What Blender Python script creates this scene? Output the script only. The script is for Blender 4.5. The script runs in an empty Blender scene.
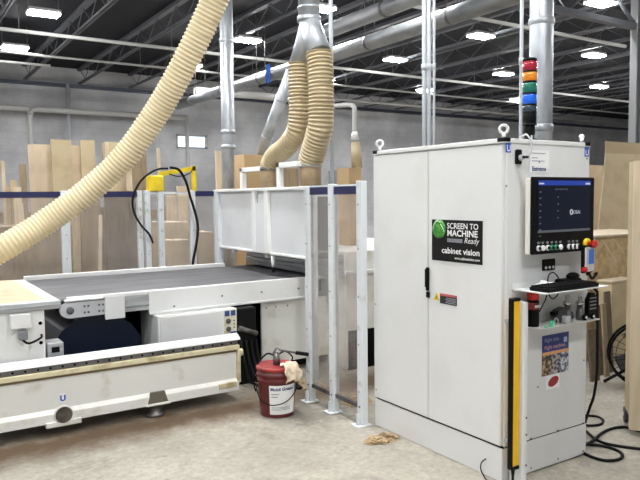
import bpy, bmesh, math, random
from mathutils import Vector, Matrix
random.seed(7)
C = bpy.context.scene.collection
SC = bpy.context.scene

# ------------------------------------------------------------ camera
F_PX = 669.5275
YAW, PITCH, ROLL = 0.996661, -0.0646045, -0.010046
CAM = Vector((-2.94652, -2.629957, 1.67941))
_f = Vector((math.cos(YAW)*math.cos(PITCH), math.sin(YAW)*math.cos(PITCH), math.sin(PITCH)))
_r0 = Vector((math.sin(YAW), -math.cos(YAW), 0)); _u0 = _r0.cross(_f)
_r = _r0*math.cos(ROLL) + _u0*math.sin(ROLL); _u = _r.cross(_f)
cd = bpy.data.cameras.new('camera'); cam = bpy.data.objects.new('camera', cd); C.objects.link(cam)
cd.sensor_width = 36; cd.lens = F_PX/640*36; cd.clip_end = 200
cam.matrix_world = Matrix(((_r.x, _u.x, -_f.x, CAM.x), (_r.y, _u.y, -_f.y, CAM.y), (_r.z, _u.z, -_f.z, CAM.z), (0, 0, 0, 1)))
SC.camera = cam

# ------------------------------------------------------------ world, exposure
w = bpy.data.worlds.new('world'); SC.world = w; w.use_nodes = True
w.node_tree.nodes['Background'].inputs[0].default_value = (0.93, 0.96, 1.0, 1)
w.node_tree.nodes['Background'].inputs[1].default_value = 0.36
LAMP = 190.0
SC.view_settings.view_transform = 'Standard'; SC.view_settings.look = 'None'
SC.view_settings.gamma = 1; SC.view_settings.exposure = 0.22
SC.view_settings.use_curve_mapping = False

# ------------------------------------------------------------ helpers
def P(x, y, ax, v):
    """the point of the plane ax = v that is seen in direction (x, y)"""
    d = _f + _r*((x-320)/F_PX) + _u*((240-y)/F_PX)
    i = 'xyz'.index(ax)
    return CAM + d*((v-CAM[i])/d[i])

def s2l(c):
    o = []
    for v in c:
        v /= 255
        o.append(v/12.92 if v <= .04045 else ((v+.055)/1.055)**2.4)
    return (o[0], o[1], o[2], 1)

class MB:
    def __init__(s): s.bm = bmesh.new()
    def box(s, a, b, bev=0.0, rot=None, seg=1):
        a = Vector(a); b = Vector(b)
        lo = Vector(map(min, a, b)); hi = Vector(map(max, a, b))
        r = bmesh.ops.create_cube(s.bm, size=1)
        vs = r['verts']; c = (lo+hi)/2; d = hi-lo
        for v in vs: v.co = Vector((v.co.x*d.x, v.co.y*d.y, v.co.z*d.z))
        if bev > 0:
            es = list({e for v in vs for e in v.link_edges})
            q = bmesh.ops.bevel(s.bm, geom=es, offset=min(bev, min(d)*.45), segments=seg, affect='EDGES', profile=.5)
            vs = list({v for f in q['faces'] for v in f.verts} | {v for v in vs if v.is_valid})
        for v in vs:
            if rot is not None: v.co = rot @ v.co
            v.co += c
        return s
    def prism(s, pts, ext):
        ext = Vector(ext); A = [s.bm.verts.new(Vector(p)) for p in pts]; B = [s.bm.verts.new(Vector(p)+ext) for p in pts]
        n = len(pts)
        fs = [s.bm.faces.new(A[::-1]), s.bm.faces.new(B)]
        for i in range(n): fs.append(s.bm.faces.new((A[i], A[(i+1) % n], B[(i+1) % n], B[i])))
        bmesh.ops.recalc_face_normals(s.bm, faces=fs)
        return s
    def tube(s, pts, r, seg=12, caps=True, smooth=True, closed=False):
        pts = [Vector(p) for p in pts]; n = len(pts)
        rs = r if isinstance(r, (list, tuple)) else [r]*n
        T = []
        for i in range(n):
            if closed: t = pts[(i+1) % n]-pts[i-1]
            else: t = pts[min(i+1, n-1)]-pts[max(i-1, 0)]
            T.append(t.normalized())
        N = T[0].orthogonal().normalized(); rings = []
        for i in range(n):
            N = (N - T[i]*N.dot(T[i]))
            N = N.normalized() if N.length > 1e-6 else T[i].orthogonal().normalized()
            B = T[i].cross(N)
            rings.append([s.bm.verts.new(pts[i]+(N*math.cos(2*math.pi*k/seg)+B*math.sin(2*math.pi*k/seg))*rs[i]) for k in range(seg)])
        for i in range(n if closed else n-1):
            a = rings[i]; b = rings[(i+1) % n]
            for k in range(seg):
                f = s.bm.faces.new((a[k], a[(k+1) % seg], b[(k+1) % seg], b[k])); f.smooth = smooth
        if caps and not closed:
            s.bm.faces.new(rings[0][::-1]); s.bm.faces.new(rings[-1])
        return s
    def cyl(s, a, b, r, seg=20): return s.tube([a, b], r, seg)
    def lathe(s, c, prof, seg=28, axis='z'):
        c = Vector(c); rings = []
        for rr, h in prof:
            ring = []
            for k in range(seg):
                t = 2*math.pi*k/seg; x, y = max(rr, 1e-4)*math.cos(t), max(rr, 1e-4)*math.sin(t)
                q = {'z': (x, y, h), 'y': (x, h, -y), 'x': (h, x, y)}[axis]
                ring.append(s.bm.verts.new(c+Vector(q)))
            rings.append(ring)
        for a, b in zip(rings, rings[1:]):
            for k in range(seg):
                f = s.bm.faces.new((a[k], a[(k+1) % seg], b[(k+1) % seg], b[k])); f.smooth = True
        s.bm.faces.new(rings[0][::-1]); s.bm.faces.new(rings[-1])
        return s
    def sphere(s, c, r, sc=(1, 1, 1), seg=14):
        q = bmesh.ops.create_uvsphere(s.bm, u_segments=seg, v_segments=seg//2+2, radius=r)
        for v in q['verts']:
            v.co = Vector((v.co.x*sc[0], v.co.y*sc[1], v.co.z*sc[2]))+Vector(c)
            for f in v.link_faces: f.smooth = True
        return s
    def quad(s, *p):
        s.bm.faces.new([s.bm.verts.new(Vector(q)) for q in p]); return s
    def build(s, name, m, parent=None, **kw):
        me = bpy.data.meshes.new(name)
        if parent is not None:
            off = world_loc(parent)
            for v in s.bm.verts: v.co -= off
        s.bm.normal_update()
        s.bm.to_mesh(me); s.bm.free(); me.materials.append(m)
        o = bpy.data.objects.new(name, me); C.objects.link(o)
        if parent is not None: o.parent = parent
        for k, v in kw.items(): o[k] = v
        return o

def world_loc(o):
    v = Vector((0, 0, 0))
    while o is not None: v += o.location; o = o.parent
    return v
def rebase(o):
    """put the origin of a single-mesh thing at the bottom centre of its mesh"""
    vs = [v.co for v in o.data.vertices]
    c = Vector(((min(v.x for v in vs)+max(v.x for v in vs))/2, (min(v.y for v in vs)+max(v.y for v in vs))/2, min(v.z for v in vs)))
    for v in o.data.vertices: v.co -= c
    o.location = c
    return o
def tag(o, label, cat, group=None, kind=None):
    o['label'] = label; o['category'] = cat
    if group: o['group'] = group
    if kind: o['kind'] = kind
    return o
def thing(name, label, cat, loc, group=None):
    o = bpy.data.objects.new(name, None); o.empty_display_size = .05; C.objects.link(o); o.location = loc
    return tag(o, label, cat, group)
def single(mb, name, m, label, cat, group=None, kind=None):
    return tag(rebase(mb.build(name, m)), label, cat, group, kind)
def struct(mb, name, m, parent=None):
    o = mb.build(name, m, parent)
    if parent is None: o['kind'] = 'structure'
    return o
def dup(root, loc, label, group=None):
    r = root.copy(); C.objects.link(r); r.location = loc; r['label'] = label
    if group: r['group'] = group
    for ch in list(root.children):
        c = ch.copy(); C.objects.link(c); c.parent = r
        for g in list(ch.children):
            d = g.copy(); C.objects.link(d); d.parent = c
    return r
def spline(pts, n=12):
    pts = [Vector(p) for p in pts]; out = []
    for i in range(len(pts)-1):
        p0 = pts[max(i-1, 0)]; p1 = pts[i]; p2 = pts[i+1]; p3 = pts[min(i+2, len(pts)-1)]
        for k in range(n):
            t = k/n
            out.append(.5*((2*p1)+(p2-p0)*t+(2*p0-5*p1+4*p2-p3)*t*t+(3*p1-p0-3*p2+p3)*t**3))
    out.append(pts[-1]); return out
def resample(pts, step):
    out = [pts[0].copy()]; acc = 0.0
    for a, b in zip(pts, pts[1:]):
        L = (b-a).length; d = step-acc
        while d <= L:
            out.append(a.lerp(b, d/L)); d += step
        acc = (acc+L) % step
    return out
def hose_mesh(pts, r, pitch, amp=.07, seg=28):
    q = resample(spline(pts, 24), pitch/6)
    rs = [r*(1+amp*math.cos(2*math.pi*i/6)) for i in range(len(q))]
    return MB().tube(q, rs, seg)
def text(s, size, m, parent, org, right, up, name='lettering', align='LEFT', bold=0.0, shear=0.0, sx=1.0):
    cu = bpy.data.curves.new('t', 'FONT'); cu.body = s; cu.size = size; cu.align_x = align; cu.offset = bold; cu.shear = shear
    cu.resolution_u = 3
    o = bpy.data.objects.new('t', cu); C.objects.link(o)
    bpy.context.view_layer.update()
    dg = bpy.context.evaluated_depsgraph_get()
    me = bpy.data.meshes.new_from_object(o.evaluated_get(dg))
    bpy.data.objects.remove(o); bpy.data.curves.remove(cu)
    me.name = name
    R_ = Vector(right).normalized(); U_ = Vector(up).normalized(); org = Vector(org)-world_loc(parent)
    for v in me.vertices: v.co = org+R_*(v.co.x*sx)+U_*v.co.y
    me.materials.clear(); me.materials.append(m)
    t = bpy.data.objects.new(name, me); C.objects.link(t); t.parent = parent
    return t

# ------------------------------------------------------------ materials
def mat(name, col, rough=.5, metal=0.0, col2=None, scale=6.0, lo=.45, hi=.7, bump=0.0, bscale=40.0, stretch=(1, 1, 1), spec=.5, detail=5.0, coat=0.0):
    m = bpy.data.materials.new(name); m.use_nodes = True
    nt = m.node_tree; b = nt.nodes['Principled BSDF']
    b.inputs['Base Color'].default_value = s2l(col); b.inputs['Roughness'].default_value = rough
    b.inputs['Metallic'].default_value = metal; b.inputs['Specular IOR Level'].default_value = spec
    b.inputs['Coat Weight'].default_value = coat
    if col2 or bump:
        tc = nt.nodes.new('ShaderNodeTexCoord'); mp = nt.nodes.new('ShaderNodeMapping')
        mp.inputs['Scale'].default_value = stretch; nt.links.new(tc.outputs['Object'], mp.inputs[0])
    if col2:
        n = nt.nodes.new('ShaderNodeTexNoise'); n.inputs['Scale'].default_value = scale; n.inputs['Detail'].default_value = detail
        nt.links.new(mp.outputs[0], n.inputs['Vector'])
        r = nt.nodes.new('ShaderNodeValToRGB'); r.color_ramp.elements[0].position = lo; r.color_ramp.elements[1].position = hi
        r.color_ramp.elements[0].color = s2l(col); r.color_ramp.elements[1].color = s2l(col2)
        nt.links.new(n.outputs['Fac'], r.inputs[0]); nt.links.new(r.outputs[0], b.inputs['Base Color'])
    if bump:
        n2 = nt.nodes.new('ShaderNodeTexNoise'); n2.inputs['Scale'].default_value = bscale
        nt.links.new(mp.outputs[0], n2.inputs['Vector'])
        bp = nt.nodes.new('ShaderNodeBump'); bp.inputs['Strength'].default_value = bump; bp.inputs['Distance'].default_value = .01
        nt.links.new(n2.outputs['Fac'], bp.inputs['Height']); nt.links.new(bp.outputs[0], b.inputs['Normal'])
    return m
def emit(name, col, st, base=None):
    m = bpy.data.materials.new(name); m.use_nodes = True; b = m.node_tree.nodes['Principled BSDF']
    b.inputs['Base Color'].default_value = s2l(base or col); b.inputs['Emission Color'].default_value = s2l(col)
    b.inputs['Emission Strength'].default_value = st; b.inputs['Roughness'].default_value = .3
    return m

M = {}
M['white'] = mat('white_paint', (226, 227, 226), .42, col2=(214, 214, 209), scale=3, lo=.5, hi=.8)
M['cab'] = mat('cabinet_paint', (220, 221, 220), .45, col2=(209, 209, 205), scale=2.5, lo=.5, hi=.85, bump=.03, bscale=120)
M['dirty'] = mat('worn_white_paint', (226, 226, 220), .5, col2=(186, 178, 152), scale=5, lo=.56, hi=.82, bump=.05)
M['cream'] = mat('oily_cream_paint', (214, 206, 172), .45, col2=(150, 130, 84), scale=7, lo=.5, hi=.75)
M['post'] = mat('fence_post_paint', (212, 217, 220), .4, col2=(176, 176, 172), scale=12, lo=.58, hi=.75)
M['panel'] = mat('hood_panel_paint', (214, 217, 219), .4, col2=(200, 202, 203), scale=2, lo=.5, hi=.8)
M['housing'] = mat('cream_housing', (228, 224, 214), .5)
M['black'] = mat('black_plastic', (8, 8, 9), .5, spec=.15)
M['rubber'] = mat('black_rubber', (12, 12, 13), .65, spec=.2)
M['dark'] = mat('dark_gap', (14, 14, 14), .85, spec=.1)
M['alu'] = mat('aluminium', (190, 193, 196), .42, .4, col2=(156, 158, 160), scale=9, stretch=(.4, 4, 4))
M['steel'] = mat('grey_steel', (112, 112, 112), .45, .6, col2=(80, 76, 70), scale=10)
M['galv'] = mat('galvanised_steel', (186, 191, 196), .38, .5, col2=(150, 155, 161), scale=7, lo=.4, hi=.65, stretch=(1, 1, .4))
M['duct'] = mat('dull_duct_grey', (140, 143, 146), .45, .45, col2=(118, 120, 123), scale=7, stretch=(1, .4, 1))
M['chrome'] = mat('bright_steel', (196, 196, 196), .2, .95)
M['hose'] = mat('cream_hose', (224, 210, 172), .5, col2=(212, 196, 156), scale=3)
M['hose2'] = mat('tan_hose', (174, 159, 126), .5, col2=(156, 141, 108), scale=4)
M['hoseend'] = mat('dusty_hose_cuff', (142, 121, 92), .6, col2=(122, 103, 76), scale=9)
M['belt'] = mat('conveyor_belt', (66, 66, 71), .6, col2=(100, 99, 102), scale=4, lo=.35, hi=.7, stretch=(.5, 3, 1), bump=.05)
M['navy'] = mat('navy_strip', (26, 30, 78), .4)
M['navyplate'] = mat('navy_chute_metal', (22, 32, 54), .35, .2)
M['yellow'] = mat('yellow_paint', (232, 204, 30), .45, col2=(205, 178, 40), scale=8)
M['cyellow'] = mat('curtain_yellow', (240, 190, 14), .38)
M['mdf'] = mat('mdf_board', (184, 168, 136), .75, col2=(172, 154, 122), scale=5, bump=.03)
M['mdf2'] = mat('peach_board', (198, 181, 156), .75, col2=(186, 168, 142), scale=4)
M['ply'] = mat('pale_plywood', (200, 184, 158), .65, col2=(184, 166, 138), scale=3, stretch=(6, 6, .5))
M['brown'] = mat('brown_board', (142, 124, 98), .75, col2=(122, 106, 84), scale=6, stretch=(5, 5, .6))
M['dkbrown'] = mat('dark_brown_board', (100, 86, 68), .75, col2=(76, 64, 50), scale=7, stretch=(6, 6, .6))
M['card'] = mat('cardboard', (180, 153, 114), .8, col2=(168, 141, 104), scale=4)
M['osb'] = mat('osb_board', (192, 168, 126), .75, col2=(168, 142, 102), scale=16, lo=.4, hi=.65)
M['spoil'] = mat('spoilboard', (208, 188, 158), .8, col2=(198, 176, 144), scale=8)
M['pipe'] = mat('pipe_white', (172, 172, 170), .5)
M['conduit'] = mat('conduit_grey', (182, 187, 192), .4, .2)
M['joist'] = mat('joist_grey_primer', (84, 86, 92), .6)
M['deck'] = mat('roof_deck_dark', (30, 31, 37), .8, spec=.2)
M['lampbody'] = mat('lamp_housing', (200, 200, 200), .4)
M['lamp'] = emit('lamp_diffuser', (250, 250, 250), LAMP)
M['red'] = mat('pail_red', (98, 28, 30), .38, col2=(80, 24, 26), scale=9)
M['redlid'] = mat('pail_lid_red', (160, 48, 48), .4, col2=(124, 40, 40), scale=9)
M['brightred'] = mat('bright_red', (196, 26, 28), .3)
M['label'] = mat('paper_label', (232, 232, 230), .5)
M['rag'] = mat('rag_cloth', (216, 200, 176), .9, col2=(186, 166, 140), scale=18, bump=.3, bscale=60)
M['paper'] = mat('tissue', (240, 240, 240), .8)
M['shav'] = mat('wood_shaving', (176, 152, 116), .8, col2=(134, 112, 82), scale=20)
M['ink'] = mat('white_ink', (236, 236, 236), .5)
M['navyink'] = mat('navy_ink', (34, 44, 104), .5)
M['greyink'] = mat('grey_ink', (150, 152, 160), .5)
M['blackink'] = mat('black_ink', (30, 30, 34), .5)
M['signblack'] = mat('sign_black', (14, 13, 14), .45, spec=.25)
M['greenball'] = mat('sign_green', (46, 128, 40), .35, col2=(120, 190, 90), scale=28, lo=.5, hi=.7)
M['blue'] = mat('blue_plastic', (30, 84, 180), .4)
M['bluesq'] = mat('button_panel_blue', (44, 74, 140), .4)
M['posterblue'] = mat('poster_blue', (36, 52, 120), .45)
M['postorange'] = mat('poster_orange', (214, 158, 104), .5)
M['photo1'] = mat('poster_photo_tan', (60, 50, 42), .5, col2=(196, 164, 120), scale=38, lo=.42, hi=.58)
M['photo2'] = mat('poster_photo_grey', (48, 44, 56), .5, col2=(176, 170, 172), scale=42, lo=.42, hi=.6)
M['photo3'] = mat('poster_photo_blue', (60, 66, 92), .5, col2=(200, 204, 214), scale=46, lo=.42, hi=.56)
M['screen'] = emit('screen_navy', (8, 22, 54), .25, (4, 7, 13)); M['screen'].node_tree.nodes['Principled BSDF'].inputs['Roughness'].default_value = .15; M['screen'].node_tree.nodes['Principled BSDF'].inputs['Specular IOR Level'].default_value = .2
M['screenbar'] = emit('screen_bar_blue', (20, 56, 160), .7, (8, 20, 60))
M['screengrey'] = emit('screen_grey', (96, 100, 108), .5, (30, 30, 30))
M['screentext'] = emit('screen_text', (220, 226, 240), .6, (80, 80, 80))
M['pendscreen'] = emit('pendant_screen', (60, 112, 196), .45, (20, 40, 80))
M['grey'] = mat('mid_grey_plastic', (122, 124, 128), .45)
M['lgrey'] = mat('light_grey_plastic', (186, 188, 190), .45)
M['green'] = mat('mint_green_plastic', (96, 206, 160), .4)
M['dgreen'] = mat('green_button', (60, 150, 110), .4)
for k, c in (('t_red', (158, 24, 44)), ('t_org', (216, 128, 22)), ('t_grn', (14, 104, 84)), ('t_blu', (16, 92, 206)), ('t_clr', (44, 60, 70))):
    M[k] = mat('tier_'+k, c, .22, coat=.4)
M['caster'] = mat('caster_rubber', (70, 70, 72), .6)
M['frame'] = mat('window_frame_grey', (150, 152, 155), .5)
M['pane'] = emit('bright_daylit_pane', (226, 240, 255), 1.3)

def poly_mat():
    m = bpy.data.materials.new('clear_polycarbonate'); m.use_nodes = True; nt = m.node_tree
    for n in list(nt.nodes): nt.nodes.remove(n)
    o = nt.nodes.new('ShaderNodeOutputMaterial'); mx = nt.nodes.new('ShaderNodeMixShader'); m2 = nt.nodes.new('ShaderNodeMixShader')
    t = nt.nodes.new('ShaderNodeBsdfTransparent'); t.inputs[0].default_value = (.93, .92, .91, 1)
    g = nt.nodes.new('ShaderNodeBsdfGlossy'); g.inputs['Roughness'].default_value = .12
    d = nt.nodes.new('ShaderNodeBsdfDiffuse'); d.inputs[0].default_value = (.60, .56, .53, 1)
    lw = nt.nodes.new('ShaderNodeLayerWeight'); pw = nt.nodes.new('ShaderNodeMath'); pw.operation = 'POWER'; pw.inputs[1].default_value = 4; nt.links.new(lw.outputs['Facing'], pw.inputs[0]); fr = nt.nodes.new('ShaderNodeMapRange'); fr.inputs[3].default_value = .03; fr.inputs[4].default_value = .5; nt.links.new(pw.outputs[0], fr.inputs[0])
    tc = nt.nodes.new('ShaderNodeTexCoord'); nz = nt.nodes.new('ShaderNodeTexNoise'); nz.inputs['Scale'].default_value = 3
    mr = nt.nodes.new('ShaderNodeMapRange'); mr.inputs[1].default_value = .4; mr.inputs[2].default_value = .75; mr.inputs[3].default_value = .10; mr.inputs[4].default_value = .24
    nt.links.new(tc.outputs['Object'], nz.inputs['Vector']); nt.links.new(nz.outputs['Fac'], mr.inputs[0])
    nt.links.new(mr.outputs[0], m2.inputs[0]); nt.links.new(t.outputs[0], m2.inputs[1]); nt.links.new(d.outputs[0], m2.inputs[2])
    nt.links.new(fr.outputs[0], mx.inputs[0]); nt.links.new(m2.outputs[0], mx.inputs[1]); nt.links.new(g.outputs[0], mx.inputs[2])
    nt.links.new(mx.outputs[0], o.inputs[0]); return m
M['poly'] = poly_mat()

def floor_mat():
    m = bpy.data.materials.new('stained_concrete'); m.use_nodes = True; nt = m.node_tree; L = nt.links.new
    b = nt.nodes['Principled BSDF']; tc = nt.nodes.new('ShaderNodeTexCoord')
    def noise(sc, det=6, rough=.6, dist=0):
        n = nt.nodes.new('ShaderNodeTexNoise'); n.inputs['Scale'].default_value = sc; n.inputs['Detail'].default_value = det
        n.inputs['Roughness'].default_value = rough; n.inputs['Distortion'].default_value = dist
        L(tc.outputs['Object'], n.inputs['Vector']); return n.outputs['Fac']
    def ramp(f, p0, p1, c0=(0, 0, 0, 1), c1=(1, 1, 1, 1)):
        r = nt.nodes.new('ShaderNodeValToRGB'); r.color_ramp.elements[0].position = p0; r.color_ramp.elements[1].position = p1
        r.color_ramp.elements[0].color = c0; r.color_ramp.elements[1].color = c1; L(f, r.inputs[0]); return r.outputs[0]
    def mix(f, a, c):
        x = nt.nodes.new('ShaderNodeMix'); x.data_type = 'RGBA'
        L(f, x.inputs[0]) if not isinstance(f, float) else setattr(x.inputs[0], 'default_value', f)
        for i, v in ((6, a), (7, c)):
            if isinstance(v, tuple): x.inputs[i].default_value = v
            else: L(v, x.inputs[i])
        return x.outputs[2]
    base = ramp(noise(1.3), .3, .7, s2l((148, 143, 131)), s2l((188, 182, 168)))
    fine = ramp(noise(22, 8, .75), .38, .62)
    c = mix(fine, mix(.5, base, s2l((120, 114, 105))), base)
    dark = ramp(noise(2.2, 10, .78, .8), .52, .68)
    k1 = nt.nodes.new('ShaderNodeMath'); k1.operation = 'MULTIPLY'; L(dark, k1.inputs[0]); k1.inputs[1].default_value = .75
    c = mix(k1.outputs[0], c, s2l((118, 110, 100)))
    spots = ramp(noise(9, 3, .5), .66, .74)
    k2 = nt.nodes.new('ShaderNodeMath'); k2.operation = 'MULTIPLY'; L(spots, k2.inputs[0]); k2.inputs[1].default_value = .45
    c = mix(k2.outputs[0], c, s2l((84, 76, 68)))
    # brown dust and oil lying along the foot of the machine bed (a stain with its own place)
    sp = nt.nodes.new('ShaderNodeSeparateXYZ'); L(tc.outputs['Object'], sp.inputs[0])
    a = nt.nodes.new('ShaderNodeMath'); a.operation = 'SUBTRACT'; L(sp.outputs['Y'], a.inputs[0]); a.inputs[1].default_value = 2.16
    ab = nt.nodes.new('ShaderNodeMath'); ab.operation = 'ABSOLUTE'; L(a.outputs[0], ab.inputs[0])
    n3 = nt.nodes.new('ShaderNodeMath'); n3.operation = 'MULTIPLY_ADD'; L(noise(5, 8, .7), n3.inputs[0]); n3.inputs[1].default_value = .55; L(ab.outputs[0], n3.inputs[2])
    band = ramp(n3.outputs[0], .34, .66, (1, 1, 1, 1), (0, 0, 0, 1))
    k3 = nt.nodes.new('ShaderNodeMath'); k3.operation = 'MULTIPLY'; L(band, k3.inputs[0]); k3.inputs[1].default_value = .92
    c = mix(k3.outputs[0], c, s2l((92, 70, 46)))
    # grey grime trodden in around the fence feet
    dd = nt.nodes.new('ShaderNodeVectorMath'); dd.operation = 'DISTANCE'; L(tc.outputs['Object'], dd.inputs[0]); dd.inputs[1].default_value = (-.22, 1.72, .1)
    n5 = nt.nodes.new('ShaderNodeMath'); n5.operation = 'MULTIPLY_ADD'; L(noise(4, 9, .75), n5.inputs[0]); n5.inputs[1].default_value = 1.3; L(dd.outputs['Value'], n5.inputs[2])
    g5 = ramp(n5.outputs[0], .85, 1.35, (.65, .65, .65, 1), (0, 0, 0, 1))
    c = mix(g5, c, s2l((96, 90, 82)))
    L(c, b.inputs['Base Color'])
    L(ramp(noise(3), .3, .7, (.5, .5, .5, 1), (.8, .8, .8, 1)), b.inputs['Roughness'])
    bp = nt.nodes.new('ShaderNodeBump'); bp.inputs['Strength'].default_value = .15; bp.inputs['Distance'].default_value = .01
    L(noise(30, 8, .7), bp.inputs['Height']); L(bp.outputs[0], b.inputs['Normal'])
    return m
def wall_mat():
    m = bpy.data.materials.new('grey_block_wall'); m.use_nodes = True; nt = m.node_tree; L = nt.links.new
    b = nt.nodes['Principled BSDF']; tc = nt.nodes.new('ShaderNodeTexCoord')
    sp = nt.nodes.new('ShaderNodeSeparateXYZ'); cb = nt.nodes.new('ShaderNodeCombineXYZ')
    L(tc.outputs['Object'], sp.inputs[0]); L(sp.outputs['X'], cb.inputs[0]); L(sp.outputs['Z'], cb.inputs[1])
    br = nt.nodes.new('ShaderNodeTexBrick'); br.inputs['Scale'].default_value = 1; br.inputs['Brick Width'].default_value = .4; br.inputs['Row Height'].default_value = .2
    br.inputs['Mortar Size'].default_value = .006; br.inputs['Color1'].default_value = s2l((180, 181, 184)); br.inputs['Color2'].default_value = s2l((176, 177, 180)); br.inputs['Mortar'].default_value = s2l((168, 169, 172))
    L(cb.outputs[0], br.inputs['Vector'])
    n = nt.nodes.new('ShaderNodeTexNoise'); n.inputs['Scale'].default_value = .9; n.inputs['Detail'].default_value = 7; L(tc.outputs['Object'], n.inputs['Vector'])
    r = nt.nodes.new('ShaderNodeValToRGB'); r.color_ramp.elements[0].position = .4; r.color_ramp.elements[1].position = .68; r.color_ramp.elements[0].color = (.74, .74, .75, 1); r.color_ramp.elements[1].color = (1.1, 1.1, 1.1, 1)
    L(n.outputs['Fac'], r.inputs[0])
    x = nt.nodes.new('ShaderNodeMix'); x.data_type = 'RGBA'; x.blend_type = 'MULTIPLY'; x.inputs[0].default_value = 1
    L(br.outputs['Color'], x.inputs[6]); L(r.outputs[0], x.inputs[7]); L(x.outputs[2], b.inputs['Base Color'])
    b.inputs['Roughness'].default_value = .75
    return m
M['floor'] = floor_mat(); M['wall'] = wall_mat()

# ------------------------------------------------------------ the hall
WY, DECK = 18.0, 5.5
struct(MB().box((-8, -8, -.2), (31, 18.3, 0)), 'floor', M['floor'])
wa, wb = P(176, 133, 'y', WY), P(207.5, 149.5, 'y', WY)
wx0, wx1, wz0, wz1 = wa.x, wb.x, wb.z, wa.z-.02
wm = MB()
wm.box((-8, WY, 0), (wx0, WY+.25, DECK)); wm.box((wx1, WY, 0), (30, WY+.25, DECK))
wm.box((wx0, WY, 0), (wx1, WY+.25, wz0)); wm.box((wx0, WY, wz1), (wx1, WY+.25, DECK))
struct(wm, 'wall_back', M['wall'])
struct(MB().box((30, -8, 0), (30.25, WY+.25, DECK)), 'wall_right', M['wall'])
struct(MB().box((-8, -8, DECK), (30.25, WY+.25, DECK+.15)), 'ceiling', M['deck'])
struct(MB().box((-8, WY-.12, 4.93), (30, WY, 5.03)), 'trim_1', mat('dark_blue_ledger', (60, 64, 80), .5))
wi = MB()
fw = .07
wi.box((wx0, WY+.02, wz0), (wx0+fw, WY+.12, wz1)).box((wx1-fw, WY+.02, wz0), (wx1, WY+.12, wz1)).box((wx0, WY+.02, wz0), (wx1, WY+.12, wz0+fw)).box((wx0, WY+.02, wz1-fw), (wx1, WY+.12, wz1))
xm = wx0+(wx1-wx0)*.33
wi.box((xm-.03, WY+.02, wz0), (xm+.03, WY+.12, wz1))
wo = struct(wi, 'window_1', M['frame'])
MB().box((wx0+.02, WY+.06, wz0+.02), (wx1-.02, WY+.08, wz1-.02)).build('pane', M['pane'], wo)

# roof joists along Y
def joist(x, y0, y1):
    t = thing('roof_joist', 'grey open web steel roof joist running under the dark roof deck', 'roof joist', (x, y0, 5.06), 'open web roof joists')
    MB().box((x-.045, y0, 5.06), (x-.014, y1, 5.095)).box((x+.014, y0, 5.06), (x+.045, y1, 5.095)).build('bottom_chord', M['joist'], t)
    MB().box((x-.06, y0, 5.43), (x+.06, y1, 5.5)).build('top_chord', M['joist'], t)
    m = MB(); y = y0; up = True
    while y+.55 <= y1:
        a, b = (5.1, 5.44) if up else (5.44, 5.1)
        m.tube([(x, y, a), (x, y+.55, b)], .010, 6); y += .55; up = not up
    m.build('web', M['joist'], t)
    return t
for i in range(17):
    x = -2.5+1.5*i
    joist(x, 3.0 if x < 14 else 5.0, WY-.02)

# high-bay ceiling lamps on a regular grid
def lamp(x, y, label):
    x = CAM.x+(x-CAM.x)*.93; y = CAM.y+(y-CAM.y)*.93      # grid stretched to the hanging height
    t = thing('ceiling_light', label, 'ceiling light', (x, y, 4.96), 'high bay ceiling lights')
    MB().box((x-.27, y-.16, 4.985), (x+.27, y+.16, 5.05), .015).build('housing', M['lampbody'], t)
    MB().box((x-.26, y-.15, 4.96), (x+.26, y+.15, 4.99), .05, seg=3).build('diffuser', M['lamp'], t)
    for sx in (-.25, .25): MB().tube([(x+sx, y, 5.04), (x+sx, y, DECK)], .006, 6).build('hanger', M['steel'], t)
    return t
rows = {14.6: 'row nearest the far block wall', 11.2: 'middle row', 8.2: 'second row from the camera side', 5.2: 'row above the fence'}
far_lbl = {(-.25, 11.2): 'bright oblong ceiling light at the top left of the photo', (-.25, 14.6): 'oblong ceiling light at the left edge, lower of two there',
 (4.1, 11.2): 'oblong ceiling light just right of the slim vertical duct', (4.1, 14.6): 'small ceiling light partly behind the large cream hose',
 (8.4, 11.2): 'ceiling light seen left of the conduits rising behind the cabinet', (8.4, 8.2): 'ceiling light between the conduits and the thick vertical duct',
 (12.5, 8.2): 'upper ceiling light right of the thick vertical duct', (17.1, 11.2): 'lower ceiling light right of the thick vertical duct',
 (12.5, 11.2): 'ceiling light just left of the stack light top', (17.1, 14.6): 'small far ceiling light left of the stack light',
 (8.4, 14.6): 'far ceiling light glimpsed just right of the ribbed tan hoses', (12.5, 14.6): 'small far ceiling light beside the conduits', (4.1, 8.2): 'ceiling light at the top edge right of the branching duct', (8.4, 5.2): 'ceiling light cut by the top edge above the thick vertical duct'}
for x in (-4.5, -.25, 4.1, 8.4, 12.5, 17.1, 21.3):
    for y in (-3.9, -.9, 2.1, 5.2, 8.2, 11.2, 14.6):
        if ((y < 5 and x > 3) or (x > 20 and y > 12)) and (x, y) not in ((8.4, 2.1), (8.4, -.9), (12.5, 2.1)): continue
        lb = far_lbl.get((x, y))
        if lb is None:
            lb = 'ceiling light of the overhead grid outside the picture'
        lamp(x, y, lb)

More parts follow.
